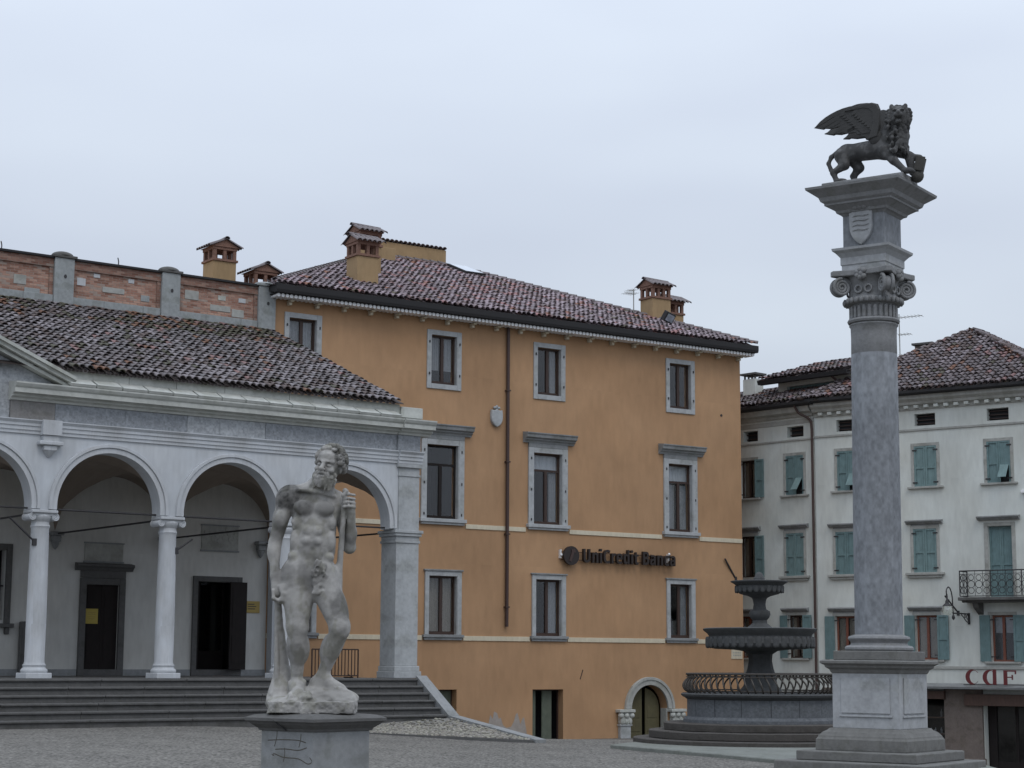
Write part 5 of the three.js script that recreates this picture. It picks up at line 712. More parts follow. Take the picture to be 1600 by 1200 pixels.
// list of [field, blend]; negative blend carves
function blend(list) { return (x, y, z) => { let d = 1e9; for (let i = 0; i < list.length; i++) { const [f, k] = list[i], v = f(x, y, z); if (k < 0) { const c = -smin(-d, v, -k); d = c; } else d = d > 1e8 ? v : smin(d, v, k); } return d; }; }
function surface(f, lo, hi, cell) {   // naive surface nets
  const n = [0, 1, 2].map(k => Math.ceil((hi[k] - lo[k]) / cell) + 1), [nx, ny, nz] = n, val = new Float32Array(nx * ny * nz);
  // coarse pass first: skip the cells that lie far from the surface
  const S = 4, far = cell * S * 1.9;
  const I = (i, j, k) => i + nx * (j + ny * k);
  for (let k = 0; k < nz; k += S) for (let j = 0; j < ny; j += S) for (let i = 0; i < nx; i += S) {
    const cx = lo[0] + (i + S / 2) * cell, cy = lo[1] + (j + S / 2) * cell, cz = lo[2] + (k + S / 2) * cell, d = f(cx, cy, cz), skip = Math.abs(d) > far;
    for (let c = k; c < Math.min(k + S, nz); c++) for (let b = j; b < Math.min(j + S, ny); b++) for (let a = i; a < Math.min(i + S, nx); a++) val[I(a, b, c)] = skip ? d : f(lo[0] + a * cell, lo[1] + b * cell, lo[2] + c * cell);
  }
  const id = new Int32Array(nx * ny * nz).fill(-1), pos = [], idx = [];
  for (let k = 0; k < nz - 1; k++) for (let j = 0; j < ny - 1; j++) for (let i = 0; i < nx - 1; i++) {
    let m = 0, sx = 0, sy = 0, sz = 0, ct = 0; const v = [];
    for (let c = 0; c < 8; c++) { const q = val[I(i + (c & 1), j + (c >> 1 & 1), k + (c >> 2))]; v.push(q); if (q < 0) m |= 1 << c; }
    if (m === 0 || m === 255) continue;
    for (let a = 0; a < 8; a++) for (const bit of [1, 2, 4]) { const b = a | bit; if (b === a || (v[a] < 0) === (v[b] < 0)) continue; const t = v[a] / (v[a] - v[b]); sx += (a & 1) + (bit === 1 ? t : 0); sy += (a >> 1 & 1) + (bit === 2 ? t : 0); sz += (a >> 2) + (bit === 4 ? t : 0); ct++; }
    id[I(i, j, k)] = pos.length / 3; pos.push(lo[0] + (i + sx / ct) * cell, lo[1] + (j + sy / ct) * cell, lo[2] + (k + sz / ct) * cell);
  }
  const quad = (a, b, c, d, flip) => { if (a < 0 || b < 0 || c < 0 || d < 0) return; if (flip) idx.push(a, c, b, a, d, c); else idx.push(a, b, c, a, c, d); };
  for (let k = 1; k < nz - 1; k++) for (let j = 1; j < ny - 1; j++) for (let i = 1; i < nx - 1; i++) {
    const s = val[I(i, j, k)] < 0;
    if (s !== val[I(i + 1, j, k)] < 0) quad(id[I(i, j - 1, k - 1)], id[I(i, j, k - 1)], id[I(i, j, k)], id[I(i, j - 1, k)], !s);
    if (s !== val[I(i, j + 1, k)] < 0) quad(id[I(i - 1, j, k - 1)], id[I(i - 1, j, k)], id[I(i, j, k)], id[I(i, j, k - 1)], !s);
    if (s !== val[I(i, j, k + 1)] < 0) quad(id[I(i - 1, j - 1, k)], id[I(i, j - 1, k)], id[I(i, j, k)], id[I(i - 1, j, k)], !s);
  }
  const nor = new Float32Array(pos.length), e = cell * 0.5;
  for (let i = 0; i < pos.length; i += 3) { const x = pos[i], y = pos[i + 1], z = pos[i + 2]; const a = f(x + e, y, z) - f(x - e, y, z), b = f(x, y + e, z) - f(x, y - e, z), c = f(x, y, z + e) - f(x, y, z - e), l = Math.hypot(a, b, c) || 1; nor[i] = a / l; nor[i + 1] = b / l; nor[i + 2] = c / l; }
  const g = new THREE.BufferGeometry(); g.setAttribute('position', new THREE.Float32BufferAttribute(pos, 3)); g.setAttribute('normal', new THREE.BufferAttribute(nor, 3)); g.setIndex(idx); return g;
}
function tint(g, fn) { const p = g.attributes.position, c = new Float32Array(p.count * 3); for (let i = 0; i < p.count; i++) c.set(fn(p.getX(i), p.getY(i), p.getZ(i)), i * 3); g.setAttribute('color', new THREE.BufferAttribute(c, 3)); return g; }

// ---------------------------------------------------------------- the winged lion (local x is the way it walks)
{
  const lion = thing('lion_statue', 'dark stone winged lion striding on top of the tall column, one paw on a book', 'statue', [colX + Math.sin(colRot) * 0.42 + Math.cos(colRot) * 0.14, 11.63, -colD + Math.cos(colRot) * 0.42 - Math.sin(colRot) * 0.14], colRot);
  lion.position.x += 0.0065 * 12.08; lion.quaternion.premultiply(lean);
  mesh('plinth', rbox(-0.95, 0.86, -0.12, 0.02, -0.5, 0.3, 0.02), mat.capStone, lion);
  const B = [];
  const a = (f, k = 0.08) => B.push([f, k]);
  a(cone([-0.45, 0.66, 0], [0.35, 0.66, 0], 0.185, 0.22), 0.1);
  a(ell([-0.5, 0.65, 0], [0.21, 0.21, 0.18]), 0.08); a(ell([0.42, 0.7, 0], [0.27, 0.29, 0.21]), 0.1);
  // near hind leg (z > 0), far hind leg
  const leg = (p, r, k) => { for (let i = 0; i < p.length - 1; i++) a(cone(p[i], p[i + 1], r[i], r[i + 1]), k); };
  leg([[-0.55, 0.58, 0.1], [-0.48, 0.38, 0.15], [-0.74, 0.25, 0.16], [-0.66, 0.06, 0.16]], [0.17, 0.1, 0.06, 0.055], 0.04); a(ell([-0.58, 0.05, 0.16], [0.14, 0.055, 0.085]), 0.04);
  leg([[-0.4, 0.55, -0.1], [-0.28, 0.36, -0.14], [-0.42, 0.2, -0.15], [-0.38, 0.06, -0.15]], [0.15, 0.1, 0.065, 0.06], 0.04); a(ell([-0.3, 0.05, -0.15], [0.15, 0.055, 0.085]), 0.04);
  // fore legs
  leg([[0.42, 0.56, 0.15], [0.62, 0.32, 0.18], [0.84, 0.09, 0.17]], [0.14, 0.085, 0.06], 0.05); a(ell([0.92, 0.06, 0.17], [0.13, 0.065, 0.09]), 0.04);
  leg([[0.55, 0.6, -0.14], [0.8, 0.48, -0.2], [0.94, 0.42, -0.22]], [0.13, 0.085, 0.065], 0.05); a(ell([0.99, 0.42, -0.22], [0.1, 0.06, 0.085]), 0.04);
  a(cone([0.82, 0.44, -0.14], [0.9, 0.1, -0.14], 0.09, 0.08), 0.05);
  for (let i = 0; i < 4; i++) for (const [x, y, z] of [[1.02, 0.045, 0.17], [-0.47, 0.04, 0.16], [-0.18, 0.04, -0.15]]) a(ell([x, y, z - 0.06 + i * 0.04], [0.045, 0.04, 0.022]), 0.015);
  // tail
  leg([[-0.66, 0.74, 0.02], [-0.82, 0.62, 0.06], [-0.87, 0.48, 0.1], [-0.8, 0.32, 0.12]], [0.055, 0.045, 0.04, 0.05], 0.04);
  // neck, chest mane, head turned towards the viewer (+z, a little +x)
  a(cone([0.44, 0.8, 0], [0.64, 1.12, 0.04], 0.22, 0.21), 0.1); a(ell([0.72, 0.78, 0.04], [0.17, 0.29, 0.19]), 0.08);
  a(ell([0.68, 1.19, 0.05], [0.24, 0.25, 0.21]), 0.06);
  const H = [0.74, 1.27, 0.16], hd = new THREE.Vector3(0.35, -0.02, 0.94).normalize(), hx = new THREE.Vector3(0.94, 0, -0.35).normalize();
  const hp = (u, v, w) => [H[0] + hx.x * u + hd.x * w, H[1] + v, H[2] + hx.z * u + hd.z * w];
  a(ell(H, [0.16, 0.17, 0.16]), 0.05); a(cone(hp(0, -0.03, 0.08), hp(0, -0.06, 0.19), 0.09, 0.075), 0.04);
  a(cone(hp(0, 0.06, 0.1), hp(0, -0.01, 0.24), 0.035, 0.042), 0.03); a(ell(hp(0, -0.17, 0.14), [0.065, 0.05, 0.06]), 0.03);
  for (const s of [-1, 1]) { a(ell(hp(s * 0.075, 0.07, 0.14), [0.055, 0.03, 0.045]), 0.02); a(ell(hp(s * 0.05, -0.06, 0.22), [0.05, 0.045, 0.045]), 0.02); a(ell(hp(s * 0.14, 0.17, 0.02), [0.05, 0.065, 0.04]), 0.02); B.push([ell(hp(s * 0.07, 0.035, 0.175), [0.032, 0.022, 0.03]), -0.02]); }
  B.push([ell(hp(0, -0.118, 0.2), [0.07, 0.024, 0.07]), -0.02]);
  seed = 99;
  for (let i = 0; i < 120; i++) {   // locks of the mane: ring round the face, neck and breast
    let x, y, z; const t = i / 120;
    if (i < 44) { const an = i / 44 * 6.283 * 2, ring = i < 22 ? 0.19 : 0.25, w = i < 22 ? 0.03 : -0.07; const p = hp(Math.cos(an) * ring * 1.0, Math.sin(an) * ring - 0.02, w); [x, y, z] = p; if (y > H[1] + 0.16) y -= 0.03; }
    else { const an = rr(-1.2, 1.9), hh = rr(0.5, 1.2); x = 0.6 + Math.cos(an) * 0.27 * (0.7 + 0.3 * hh); z = 0.03 + Math.sin(an) * 0.26; y = hh; }
    const l = rr(0.05, 0.09); a(cone([x, y, z], [x + rr(-0.03, 0.03), y - l, z + rr(-0.02, 0.03)], rr(0.035, 0.05), 0.012), 0.02);
  }
  let g = surface(blend(B), [-1.0, -0.03, -0.5], [1.2, 1.6, 0.55], 0.019);
  g = tint(g, (x, y, z) => { const n = fbm3(x * 5, y * 5, z * 5), p = sstep(0.5, 0.66, fbm3(x * 9 + 4, y * 9, z * 9)); const k = 0.062 + 0.045 * (n - 0.5) + 0.045 * p; return [k, k * 0.99, k * 0.98]; });
  mesh('body', g, mat.statue, lion);
  mesh('book', [rbox(-0.08, 0.08, 0.12, 0.38, -0.11, 0.11, 0.03), rbox(-0.1, 0.09, 0.1, 0.4, -0.13, -0.1, 0.012), rbox(-0.1, 0.09, 0.1, 0.4, 0.1, 0.13, 0.012), new THREE.SphereGeometry(0.13, 12, 8).scale(1, 1.1, 1).translate(0, 0.0, 0)].map(q => tint(plain(q.rotateY(0.3).rotateZ(-0.25).translate(0.98, 0.02, -0.2)), (x, y, z) => { const k = 0.06 + 0.04 * (fbm3(x * 9, y * 9, z * 9) - 0.5); return [k * 1.05, k, k * 0.9]; })), mat.statue, lion);
  // wings: rows of overlapping feathers
  for (const s of [1, -1]) {
    const root = [0.16, 0.86], F = [];
    const feather = (x0, y0, x1, y1, w, zz, bend) => { const d = [x1 - x0, y1 - y0], L = Math.hypot(...d), n = [-d[1] / L, d[0] / L]; const q = new THREE.Shape(); const P = (t, o) => [x0 + d[0] * t + n[0] * (o + bend * Math.sin(t * Math.PI)), y0 + d[1] * t + n[1] * (o + bend * Math.sin(t * Math.PI))]; const pts = []; for (let i = 0; i <= 10; i++) { const t = i / 10; pts.push(P(t, w * (0.55 + 0.45 * Math.sin(Math.min(1, t * 1.4) * 1.57)) * (t > 0.8 ? Math.sqrt(Math.max(0, (1 - t) / 0.2)) : 1))); } for (let i = 10; i >= 0; i--) { const t = i / 10; pts.push(P(t, -w * (0.55 + 0.45 * Math.sin(Math.min(1, t * 1.4) * 1.57)) * (t > 0.8 ? Math.sqrt(Math.max(0, (1 - t) / 0.2)) : 1))); } return new THREE.ExtrudeGeometry(shape(pts), { depth: 0.02, bevelEnabled: true, bevelSize: 0.012, bevelThickness: 0.012, bevelSegments: 1 }).translate(0, 0, zz); };
    // a solid blade with the wing's outline, then feathers lying over it
    F.push(new THREE.ExtrudeGeometry(shape([[0.1, 0.82], [0.3, 0.88], [0.37, 1.1], [0.38, 1.42], [0.34, 1.53], [0.22, 1.575], [0.06, 1.57], [-0.15, 1.55], [-0.36, 1.5], [-0.7, 1.39], [-0.95, 1.3], [-1.1, 1.255], [-0.9, 1.2], [-0.86, 1.215], [-0.72, 1.185], [-0.47, 1.2], [-0.56, 1.13], [-0.66, 1.07], [-0.54, 1.055], [-0.5, 1.07], [-0.36, 1.035], [-0.17, 1.03], [-0.14, 0.98], [-0.06, 0.97], [-0.03, 0.915], [0.04, 0.9]]), { depth: 0.03, bevelEnabled: true, bevelSize: 0.012, bevelThickness: 0.015, bevelSegments: 1 }));
    const tips = [[-1.08, 1.262], [-0.9, 1.225], [-0.74, 1.205], [-0.58, 1.2], [-0.64, 1.085], [-0.52, 1.075], [-0.38, 1.055], [-0.22, 1.04], [-0.12, 0.99], [-0.03, 0.94], [0.05, 0.9]];
    tips.forEach(([x, y], i) => { const t = i / 10; F.push(feather(0.3 - 0.05 * t, 1.5 - 0.55 * t, x, y, 0.04 + 0.016 * t, 0.022 - 0.0015 * i, -0.14 * (1 - t))); });
    for (let r = 0; r < 2; r++) for (let i = 0; i < 9; i++) { const t = i / 8; F.push(feather(0.32 - 0.03 * t, 1.5 - 0.5 * t, -0.5 + 0.28 * r + 0.42 * t, 1.4 - 0.02 * r - 0.38 * t, 0.042, 0.034 + 0.016 * r - 0.001 * i, -0.1 * (1 - t))); }
    F.push(new THREE.ExtrudeGeometry(shape([[0.12, 0.84], [0.3, 0.88], [0.36, 1.1], [0.37, 1.42], [0.33, 1.52], [0.22, 1.565], [0.06, 1.56], [-0.15, 1.54], [-0.36, 1.49], [-0.15, 1.5], [0.06, 1.5], [0.18, 1.46], [0.25, 1.38], [0.24, 1.12]]), { depth: 0.05, bevelEnabled: true, bevelSize: 0.012, bevelThickness: 0.02, bevelSegments: 2 }).translate(0, 0, 0.02), new THREE.SphereGeometry(0.14, 14, 10).scale(1.1, 1.2, 0.5).translate(0.24, 0.86, 0));
    let wg = merge(F); wg.translate(-0.2, -0.86, 0); if (s < 0) { wg.scale(1, 1, -1); const p = wg.attributes.position, nn = wg.attributes.normal; for (let i = 0; i < p.count; i += 3) for (const at2 of [p, nn]) { const x = at2.getX(i), y = at2.getY(i), z = at2.getZ(i); at2.setXYZ(i, at2.getX(i + 1), at2.getY(i + 1), at2.getZ(i + 1)); at2.setXYZ(i + 1, x, y, z); } }
    wg.rotateX(s * 0.12); wg.translate(0.2, 0.86, s * 0.2);
    wg = tint(wg, (x, y, z) => { const k = 0.06 + 0.035 * (fbm3(x * 6, y * 6, z * 6) - 0.5); return [k, k * 0.985, k * 0.96]; });
    mesh('wing', wg, mat.statue, lion);
  }
}

// ---------------------------------------------------------------- tiered fountain
{
  const g = thing('fountain', 'dark tiered stone fountain with two bowls, iron railing and round steps', 'fountain', [6.66, -0.45, -50], 0);
  const L = (pr, n = 56) => turned(pr, n);
  [[3.4, 0.0, 0.2], [2.98, 0.2, 0.4], [2.58, 0.4, 0.6]].forEach(([r, a, b], i) => {
    const n = 18, gap = 0.004; for (let k = 0; k < n; k++) { const q = new THREE.Shape(), a0 = (k + i * 0.5) / n * 6.2832 + gap / r, a1 = (k + 1 + i * 0.5) / n * 6.2832 - gap / r; q.absarc(0, 0, r - 0.02, a0, a1, false); q.absarc(0, 0, r - 0.7, a1, a0, true); q.closePath(); mesh('step_stone', new THREE.ExtrudeGeometry(q, { depth: b - a - 0.04 + (a ? 0 : 0.2), bevelEnabled: true, bevelSize: 0.018, bevelThickness: 0.018, bevelSegments: 1, curveSegments: 6 }).rotateX(-Math.PI / 2).translate(0, a + 0.02 - (a ? 0 : 0.2) + rr(-0.004, 0.004), 0), mat.fstep, g); }
  });
  mesh('core', L([[0.01, 0.1], [2.2, 0.1], [2.2, 0.6], [0.01, 0.6]], 40), mat.fstep, g);
  // basin wall of curved slabs
  for (let k = 0; k < 16; k++) { const q = new THREE.Shape(), a0 = k / 16 * 6.2832 + 0.003, a1 = (k + 1) / 16 * 6.2832 - 0.003, d = rr(-0.008, 0.008); q.absarc(0, 0, 1.95 + d, a0, a1, false); q.absarc(0, 0, 1.65, a1, a0, true); q.closePath(); mesh('basin_slab', new THREE.ExtrudeGeometry(q, { depth: 0.6, bevelEnabled: false, curveSegments: 8 }).rotateX(-Math.PI / 2).translate(0, 0.6, 0), mat.basin, g); }
  mesh('basin_foot', L([[1.9, 0.59], [2.06, 0.6], [2.06, 0.68], [2.0, 0.74], [1.93, 0.76]]), mat.basin, g);
  mesh('basin_rim', L([[1.7, 1.2], [1.97, 1.2], [2.02, 1.24], [2.1, 1.28], [2.12, 1.33], [2.08, 1.36], [1.75, 1.36], [1.62, 1.25], [1.62, 1.0]]), mat.fountain, g);
  const water = new THREE.Mesh(new THREE.CircleGeometry(1.64, 40).rotateX(-Math.PI / 2).translate(0, 1.22, 0), new THREE.MeshPhysicalMaterial({ color: 0x26302c, roughness: 0.05 })); water.name = 'water'; water.receiveShadow = true; g.add(water);
  mesh('pedestal', L([[0.55, 0.9], [0.55, 1.45], [0.46, 1.55], [0.42, 1.7], [0.4, 1.85], [0.35, 2.0], [0.31, 2.2], [0.33, 2.38], [0.45, 2.46], [0.6, 2.5]], 8), mat.fountain, g);
  const bowl = mesh('large_bowl', L([[0.3, 2.44], [0.7, 2.5], [1.2, 2.52], [1.38, 2.56], [1.44, 2.66], [1.42, 2.78], [1.36, 2.86], [1.4, 2.92], [1.5, 3.0], [1.52, 3.05], [1.46, 3.07], [1.3, 3.0], [0.2, 2.9]], 64), mat.fountain, g);
  const lob = []; for (let k = 0; k < 40; k++) lob.push(new THREE.CapsuleGeometry(0.085, 0.14, 4, 8).scale(1.1, 1, 0.55).translate(0, 2.69, 1.41).rotateY(k / 40 * 6.2832)); mesh('lobes', lob, mat.fountain, bowl);
  mesh('upper_stem', L([[0.36, 2.9], [0.36, 3.05], [0.3, 3.12], [0.2, 3.2], [0.19, 3.28], [0.26, 3.36], [0.29, 3.44], [0.27, 3.52], [0.18, 3.57], [0.16, 3.7], [0.18, 3.82], [0.22, 3.9]], 32), mat.fountain, g);
  const sb = mesh('small_bowl', L([[0.18, 3.86], [0.3, 3.92], [0.52, 3.98], [0.63, 4.06], [0.65, 4.14], [0.62, 4.2], [0.68, 4.25], [0.76, 4.29], [0.77, 4.32], [0.72, 4.33], [0.6, 4.28], [0.1, 4.22]], 48), mat.fountain, g);
  const l2 = []; for (let k = 0; k < 24; k++) l2.push(new THREE.CapsuleGeometry(0.06, 0.08, 4, 8).scale(1, 1, 0.5).translate(0, 4.1, 0.635).rotateY(k / 24 * 6.2832)); mesh('lobes', l2, mat.fountain, sb);
  mesh('spout', L([[0.15, 4.2], [0.15, 4.4], [0.12, 4.44], [0.1, 4.5], [0.06, 4.55], [0.001, 4.57]], 20), mat.fountain, g);
  // bellied iron railing
  const rl = mesh('railing', [new THREE.TorusGeometry(1.96, 0.028, 6, 72).rotateX(Math.PI / 2).translate(0, 1.86, 0), new THREE.TorusGeometry(1.9, 0.02, 6, 72).rotateX(Math.PI / 2).translate(0, 1.42, 0), new THREE.TorusGeometry(1.97, 0.014, 6, 72).rotateX(Math.PI / 2).translate(0, 1.78, 0)], mat.bronzeIron, g);
  const bg = uvm(plain(tube([[1.9, 1.37, 0], [2.03, 1.46, 0.02], [2.06, 1.58, 0.05], [1.98, 1.7, 0.1], [1.9, 1.78, 0.14], [1.96, 1.86, 0.17]], 0.024, 14, 5)));
  for (let k = 0; k < 64; k++) { const o = new THREE.Mesh(bg, mat.bronzeIron); o.name = 'baluster'; o.rotation.y = k / 64 * 6.2832; o.castShadow = o.receiveShadow = true; rl.add(o); }
}

// ---------------------------------------------------------------- nude bearded figure on a stone pedestal
{
  const px = -2.68, pd = 26;
  const ped = thing('statue_pedestal', 'square grey stone pedestal with a projecting cap and dark scrawled graffiti, at the bottom edge', 'pedestal', [px, -0.3, -pd], -40.6 * R);
  const h = y => y + 0.3;
  mesh('die', rbox(-0.525, 0.525, h(-0.12), h(0.755), -0.525, 0.525, 0.012), mat.greyStone, ped);
  mesh('base', squareTurned([[0.001, -0.12], [0.68, -0.12], [0.68, 0.1], [0.6, 0.16], [0.54, 0.2], [0.001, 0.2]].map(([a, b]) => [a, b])), mat.greyStone, ped);
  mesh('cornice', squareTurned([[0.001, 0.7], [0.5, 0.745], [0.55, 0.755], [0.56, 0.785], [0.63, 0.84], [0.655, 0.87], [0.69, 0.885], [0.69, 0.925], [0.6, 0.965], [0.4, 0.985], [0.001, 0.99]].map(([a, b]) => [a, h(b)])), mat.darkStone, ped);
  { const k = 0.00133, P = (zx, zy) => [(zx - 440) / 540 * 1.05, h(0.755 - (zy - 690) * k), 0.527]; const st = [[[240, 792], [400, 780], [560, 782], [630, 800]], [[335, 690], [332, 760], [310, 850]], [[580, 715], [575, 780], [560, 850]], [[320, 880], [420, 872], [560, 878], [640, 850]], [[415, 860], [418, 930], [405, 1000]], [[285, 930], [310, 950], [300, 925], [400, 955], [560, 965], [660, 1010], [695, 985], [670, 945]]];
    st.forEach(s => mesh('graffiti', [tube(s.map(p => P(...p)), 0.007, 30, 5)].map(q => q.translate(0, 0, -0.527).scale(1, 1, 0.12).translate(0, 0, 0.5265)), mat.ink, ped)); }
  mesh('crack', tube([[-0.11, h(0.9), 0.686], [-0.04, h(0.82), 0.62], [0.02, h(0.765), 0.566]], 0.012, 8, 5), mat.iron, ped);

  const st = thing('stone_statue', 'weathered pale stone statue of a nude bearded man standing by a tree stump', 'statue', [px - 0.045, 0.985, -pd], 0);
  const U = 0.00887, B = [], a = (f, k = 8) => B.push([f, k]), cut = (f, k = 4) => B.push([f, -k]);
  // trunk of the body
  a(ell([-3, 312, -3], [37, 36, 25]), 10); a(ell([-4, 280, -2], [35, 32, 23]), 16); a(ell([-6, 252, -1], [37, 30, 22]), 16); a(ell([-13, 222, -2], [39, 27, 25]), 14);
  a(ell([-20, 214, -14], [22, 20, 20]), 10); a(ell([8, 212, -12], [19, 19, 19]), 10);
  for (const [x, y, z, rx, ry, rz] of [[-19, 319, 17, 18, 13, 9], [14, 317, 18, 17, 13, 9], [-12, 283, 19, 9, 8, 5], [4, 282, 20, 9, 8, 5], [-13, 266, 19, 9, 7, 5], [3, 265, 20, 9, 7, 5], [-12, 246, 18, 9, 10, 5], [4, 245, 19, 9, 10, 5], [-33, 268, 8, 9, 18, 11], [24, 266, 8, 9, 18, 11], [-34, 243, 8, 11, 9, 11], [21, 241, 9, 10, 8, 10], [-30, 296, 10, 9, 12, 10], [24, 296, 10, 9, 12, 10]]) a(ell([x, y, z], [rx, ry, rz]), 3.6);
  cut(cone([-3, 332, 29], [-4, 262, 26], 2.8, 2.4), 3); cut(cone([-22, 290, 25], [-20, 244, 24], 2.2, 2.2), 4); cut(cone([14, 290, 26], [13, 244, 24], 2.2, 2.2), 4); cut(cone([-16, 275, 25.5], [10, 274, 26.5], 1.8, 1.8), 2.5); cut(cone([-16, 258, 25], [10, 257, 26], 1.8, 1.8), 2.5); cut(cone([-36, 304, 25], [-4, 300, 28.5], 3.2, 3), 2.5); cut(cone([-1, 300, 28.5], [28, 303, 26], 3, 3.2), 2.5); for (const [sx, q] of [[-1, -36], [1, 27]]) for (let i = 0; i < 4; i++) a(ell([q + sx * i * -1.5, 296 - i * 9, 12 - i], [4, 4.5, 5]), 2.5); cut(ell([-4, 252, 25], [3, 3.4, 4]), 3);
  cut(cone([-40, 236, 26], [-8, 205, 29], 2.4, 2.4), 4); cut(cone([28, 232, 26], [6, 206, 29], 2.4, 2.4), 4);
  // shoulders, neck
  a(cone([0, 340, -6], [13, 372, 4], 19, 17.5), 9); a(cone([-2, 352, -9], [-42, 341, -6], 13, 14), 12); a(cone([6, 350, -10], [30, 334, -14], 12, 13), 12);
  a(ell([-46, 334, -3], [21, 22, 20]), 9); a(ell([31, 328, -13], [18, 19, 17]), 9); a(cone([-30, 347, 10], [2, 344, 16], 4, 4), 6); a(cone([8, 343, 16], [26, 338, 6], 4, 4), 6);
  a(cone([-4, 345, 14], [10, 366, 12], 4, 4.5), 5);
  // right arm hanging, left forearm raised
  a(cone([-50, 330, -3], [-65, 268, -7], 15.5, 11.5), 6); a(ell([-56, 304, 3], [13, 21, 13], [0, 0, -0.2]), 5); a(ell([-63, 300, -12], [10, 20, 11]), 5);
  a(cone([-66, 264, -6], [-64, 212, 7], 11.5, 7.8), 4); a(ell([-68, 250, -2], [11, 19, 11]), 4); a(cone([-64, 212, 7], [-61, 196, 11], 7.6, 8.5), 3); a(ell([-60, 190, 12], [9, 12, 8]), 3);
  for (let i = 0; i < 4; i++) { const z = 18 - i * 6.5, y = 181 - (i === 3 ? -3 : i === 1 ? 2 : 0); a(cone([-64, 188, z], [-63, y - 4, z + 1], 4.3, 4), 2.5); a(cone([-63, y - 4, z + 1], [-55, y - 8, z + 1], 4, 3.6), 2); a(cone([-55, y - 8, z + 1], [-50, y - 2, z], 3.6, 3.2), 2); }
  a(cone([-53, 194, 18], [-48, 184, 21], 4.6, 4), 3); a(cone([-48, 184, 21], [-50, 174, 20], 4, 3.4), 2);
  a(cone([33, 326, -18], [50, 260, -22], 14, 11), 5); a(cone([51, 258, -20], [55, 312, 6], 11, 7.8), 4); a(ell([54, 280, -10], [10.5, 17, 11]), 4); a(ell([54, 322, 9], [8.5, 12, 8]), 4);
  for (let i = 0; i < 4; i++) { const y = 339 - i * 6.3; a(cone([60, y, 10], [52, y + 1, 20], 3.7, 3.6), 1.6); a(cone([52, y + 1, 20], [44, y, 17], 3.6, 3.4), 1.4); a(cone([44, y, 17], [43, y, 10], 3.4, 3), 1.4); }
  a(cone([46, 326, 14], [43, 338, 20], 5, 4.2), 3); a(cone([43, 338, 20], [49, 345, 21], 4.2, 3.6), 2);
  // staff held in the left hand, running down behind the thigh
  a(cone([45, 346, 12], [32, 150, -14], 5.5, 6.5), 1.5);
  // right (standing) leg
  a(cone([-27, 208, 0], [-26, 136, 9], 29, 18.5), 12); a(ell([-33, 178, 9], [15, 30, 15]), 5.5); a(ell([-16, 172, 10], [13, 30, 15]), 5.5); a(ell([-16, 154, 14], [9, 13, 9]), 6); a(ell([-34, 152, 12], [9, 12, 9]), 6);
  a(ell([-25, 136, 19], [10, 10, 9]), 3); a(ell([-33, 127, 17], [5, 6, 6]), 2.5); a(ell([-17, 127, 17], [5, 6, 6]), 2.5); a(cone([-26, 130, 8], [-26, 56, -3], 17.5, 10.5), 8); a(ell([-33, 104, -5], [13, 26, 14]), 5); a(ell([-17, 100, -5], [11, 24, 13]), 5); a(cone([-26, 122, 18], [-25, 62, 5], 5, 4), 6);
  a(ell([-26, 44, -2], [12.5, 10, 13]), 6); a(cone([-27, 38, -8], [-21, 29, 26], 12, 10), 8); a(cone([-36, 46, -2], [-35, 46, -2], 5, 5), 4); a(cone([-15, 48, 0], [-15, 48, 0], 5, 5), 4);
  for (let i = 0; i < 5; i++) { const x = -34 + i * 6.6, r = i === 4 ? 5.2 : 3.9; a(cone([x + 2, 30, 24], [x + 4, 25, 36 + (i > 2 ? 3 : 0)], r, r * 0.85), 2); }
  // left leg, knee bent outwards, foot set back
  a(cone([10, 210, 2], [40, 138, 18], 27, 18), 12); a(ell([25, 180, 15], [15, 30, 14], [0, 0, 0.38]), 9); a(ell([38, 168, 8], [12, 27, 14], [0, 0, 0.38]), 9); a(ell([32, 150, 22], [9, 12, 9]), 6);
  a(ell([44, 133, 26], [10, 10, 9]), 3); a(ell([37, 125, 24], [5, 6, 6]), 2.5); a(ell([50, 124, 22], [5, 6, 6]), 2.5); a(cone([41, 128, 16], [14, 62, -16], 17, 10.5), 8); a(ell([21, 104, -8], [12.5, 24, 14], [0, 0, -0.36]), 8); a(ell([34, 106, -2], [11, 22, 12], [0, 0, -0.36]), 8); a(cone([46, 120, 22], [18, 66, -6], 4.5, 4), 6);
  a(ell([12, 54, -17], [12, 11, 12]), 6); a(ell([2, 46, -20], [11, 10, 10]), 6); a(cone([6, 46, -17], [42, 37, -6], 12, 9), 8); a(cone([16, 58, -10], [34, 42, -4], 8, 7), 8);
  for (let i = 0; i < 5; i++) { const z = -12 + i * 4.7, r = i === 4 ? 4.8 : 3.6; a(cone([40, 37, z], [54 - (4 - i) * 1.5, 32, z + 1], r, r * 0.85), 2); }
  // leaf spray, stump, rock
  seed = 5; for (let i = 0; i < 30; i++) { const t = i / 30, x = 8 + rr(-9, 9) * (1 - 0.35 * Math.abs(t - 0.4)), y = 232 - t * 48, z = 26 + rr(-2, 5); a(ell([x, y, z], [rr(4, 7), rr(5, 8), rr(4, 6)], [0, 0, rr(-1, 1)]), 2.2); }
  for (let i = 0; i < 9; i++) cut(ell([8 + rr(-8, 8), 226 - rr(0, 38), 34], [1.8, 2.4, 4]), 1.5);
  a(cone([-58, 178, 6], [-57, 120, -18], 6.5, 9), 2); a(cone([-57, 124, -18], [-52, 60, -26], 9.5, 14), 3); a(cone([-52, 64, -26], [-55, 18, -12], 14, 20), 4); a(cone([-61, 150, -8], [-58, 40, -12], 3.5, 6), 2); cut(cone([-51, 168, 8], [-45, 78, -4], 2.6, 3), 1.5);
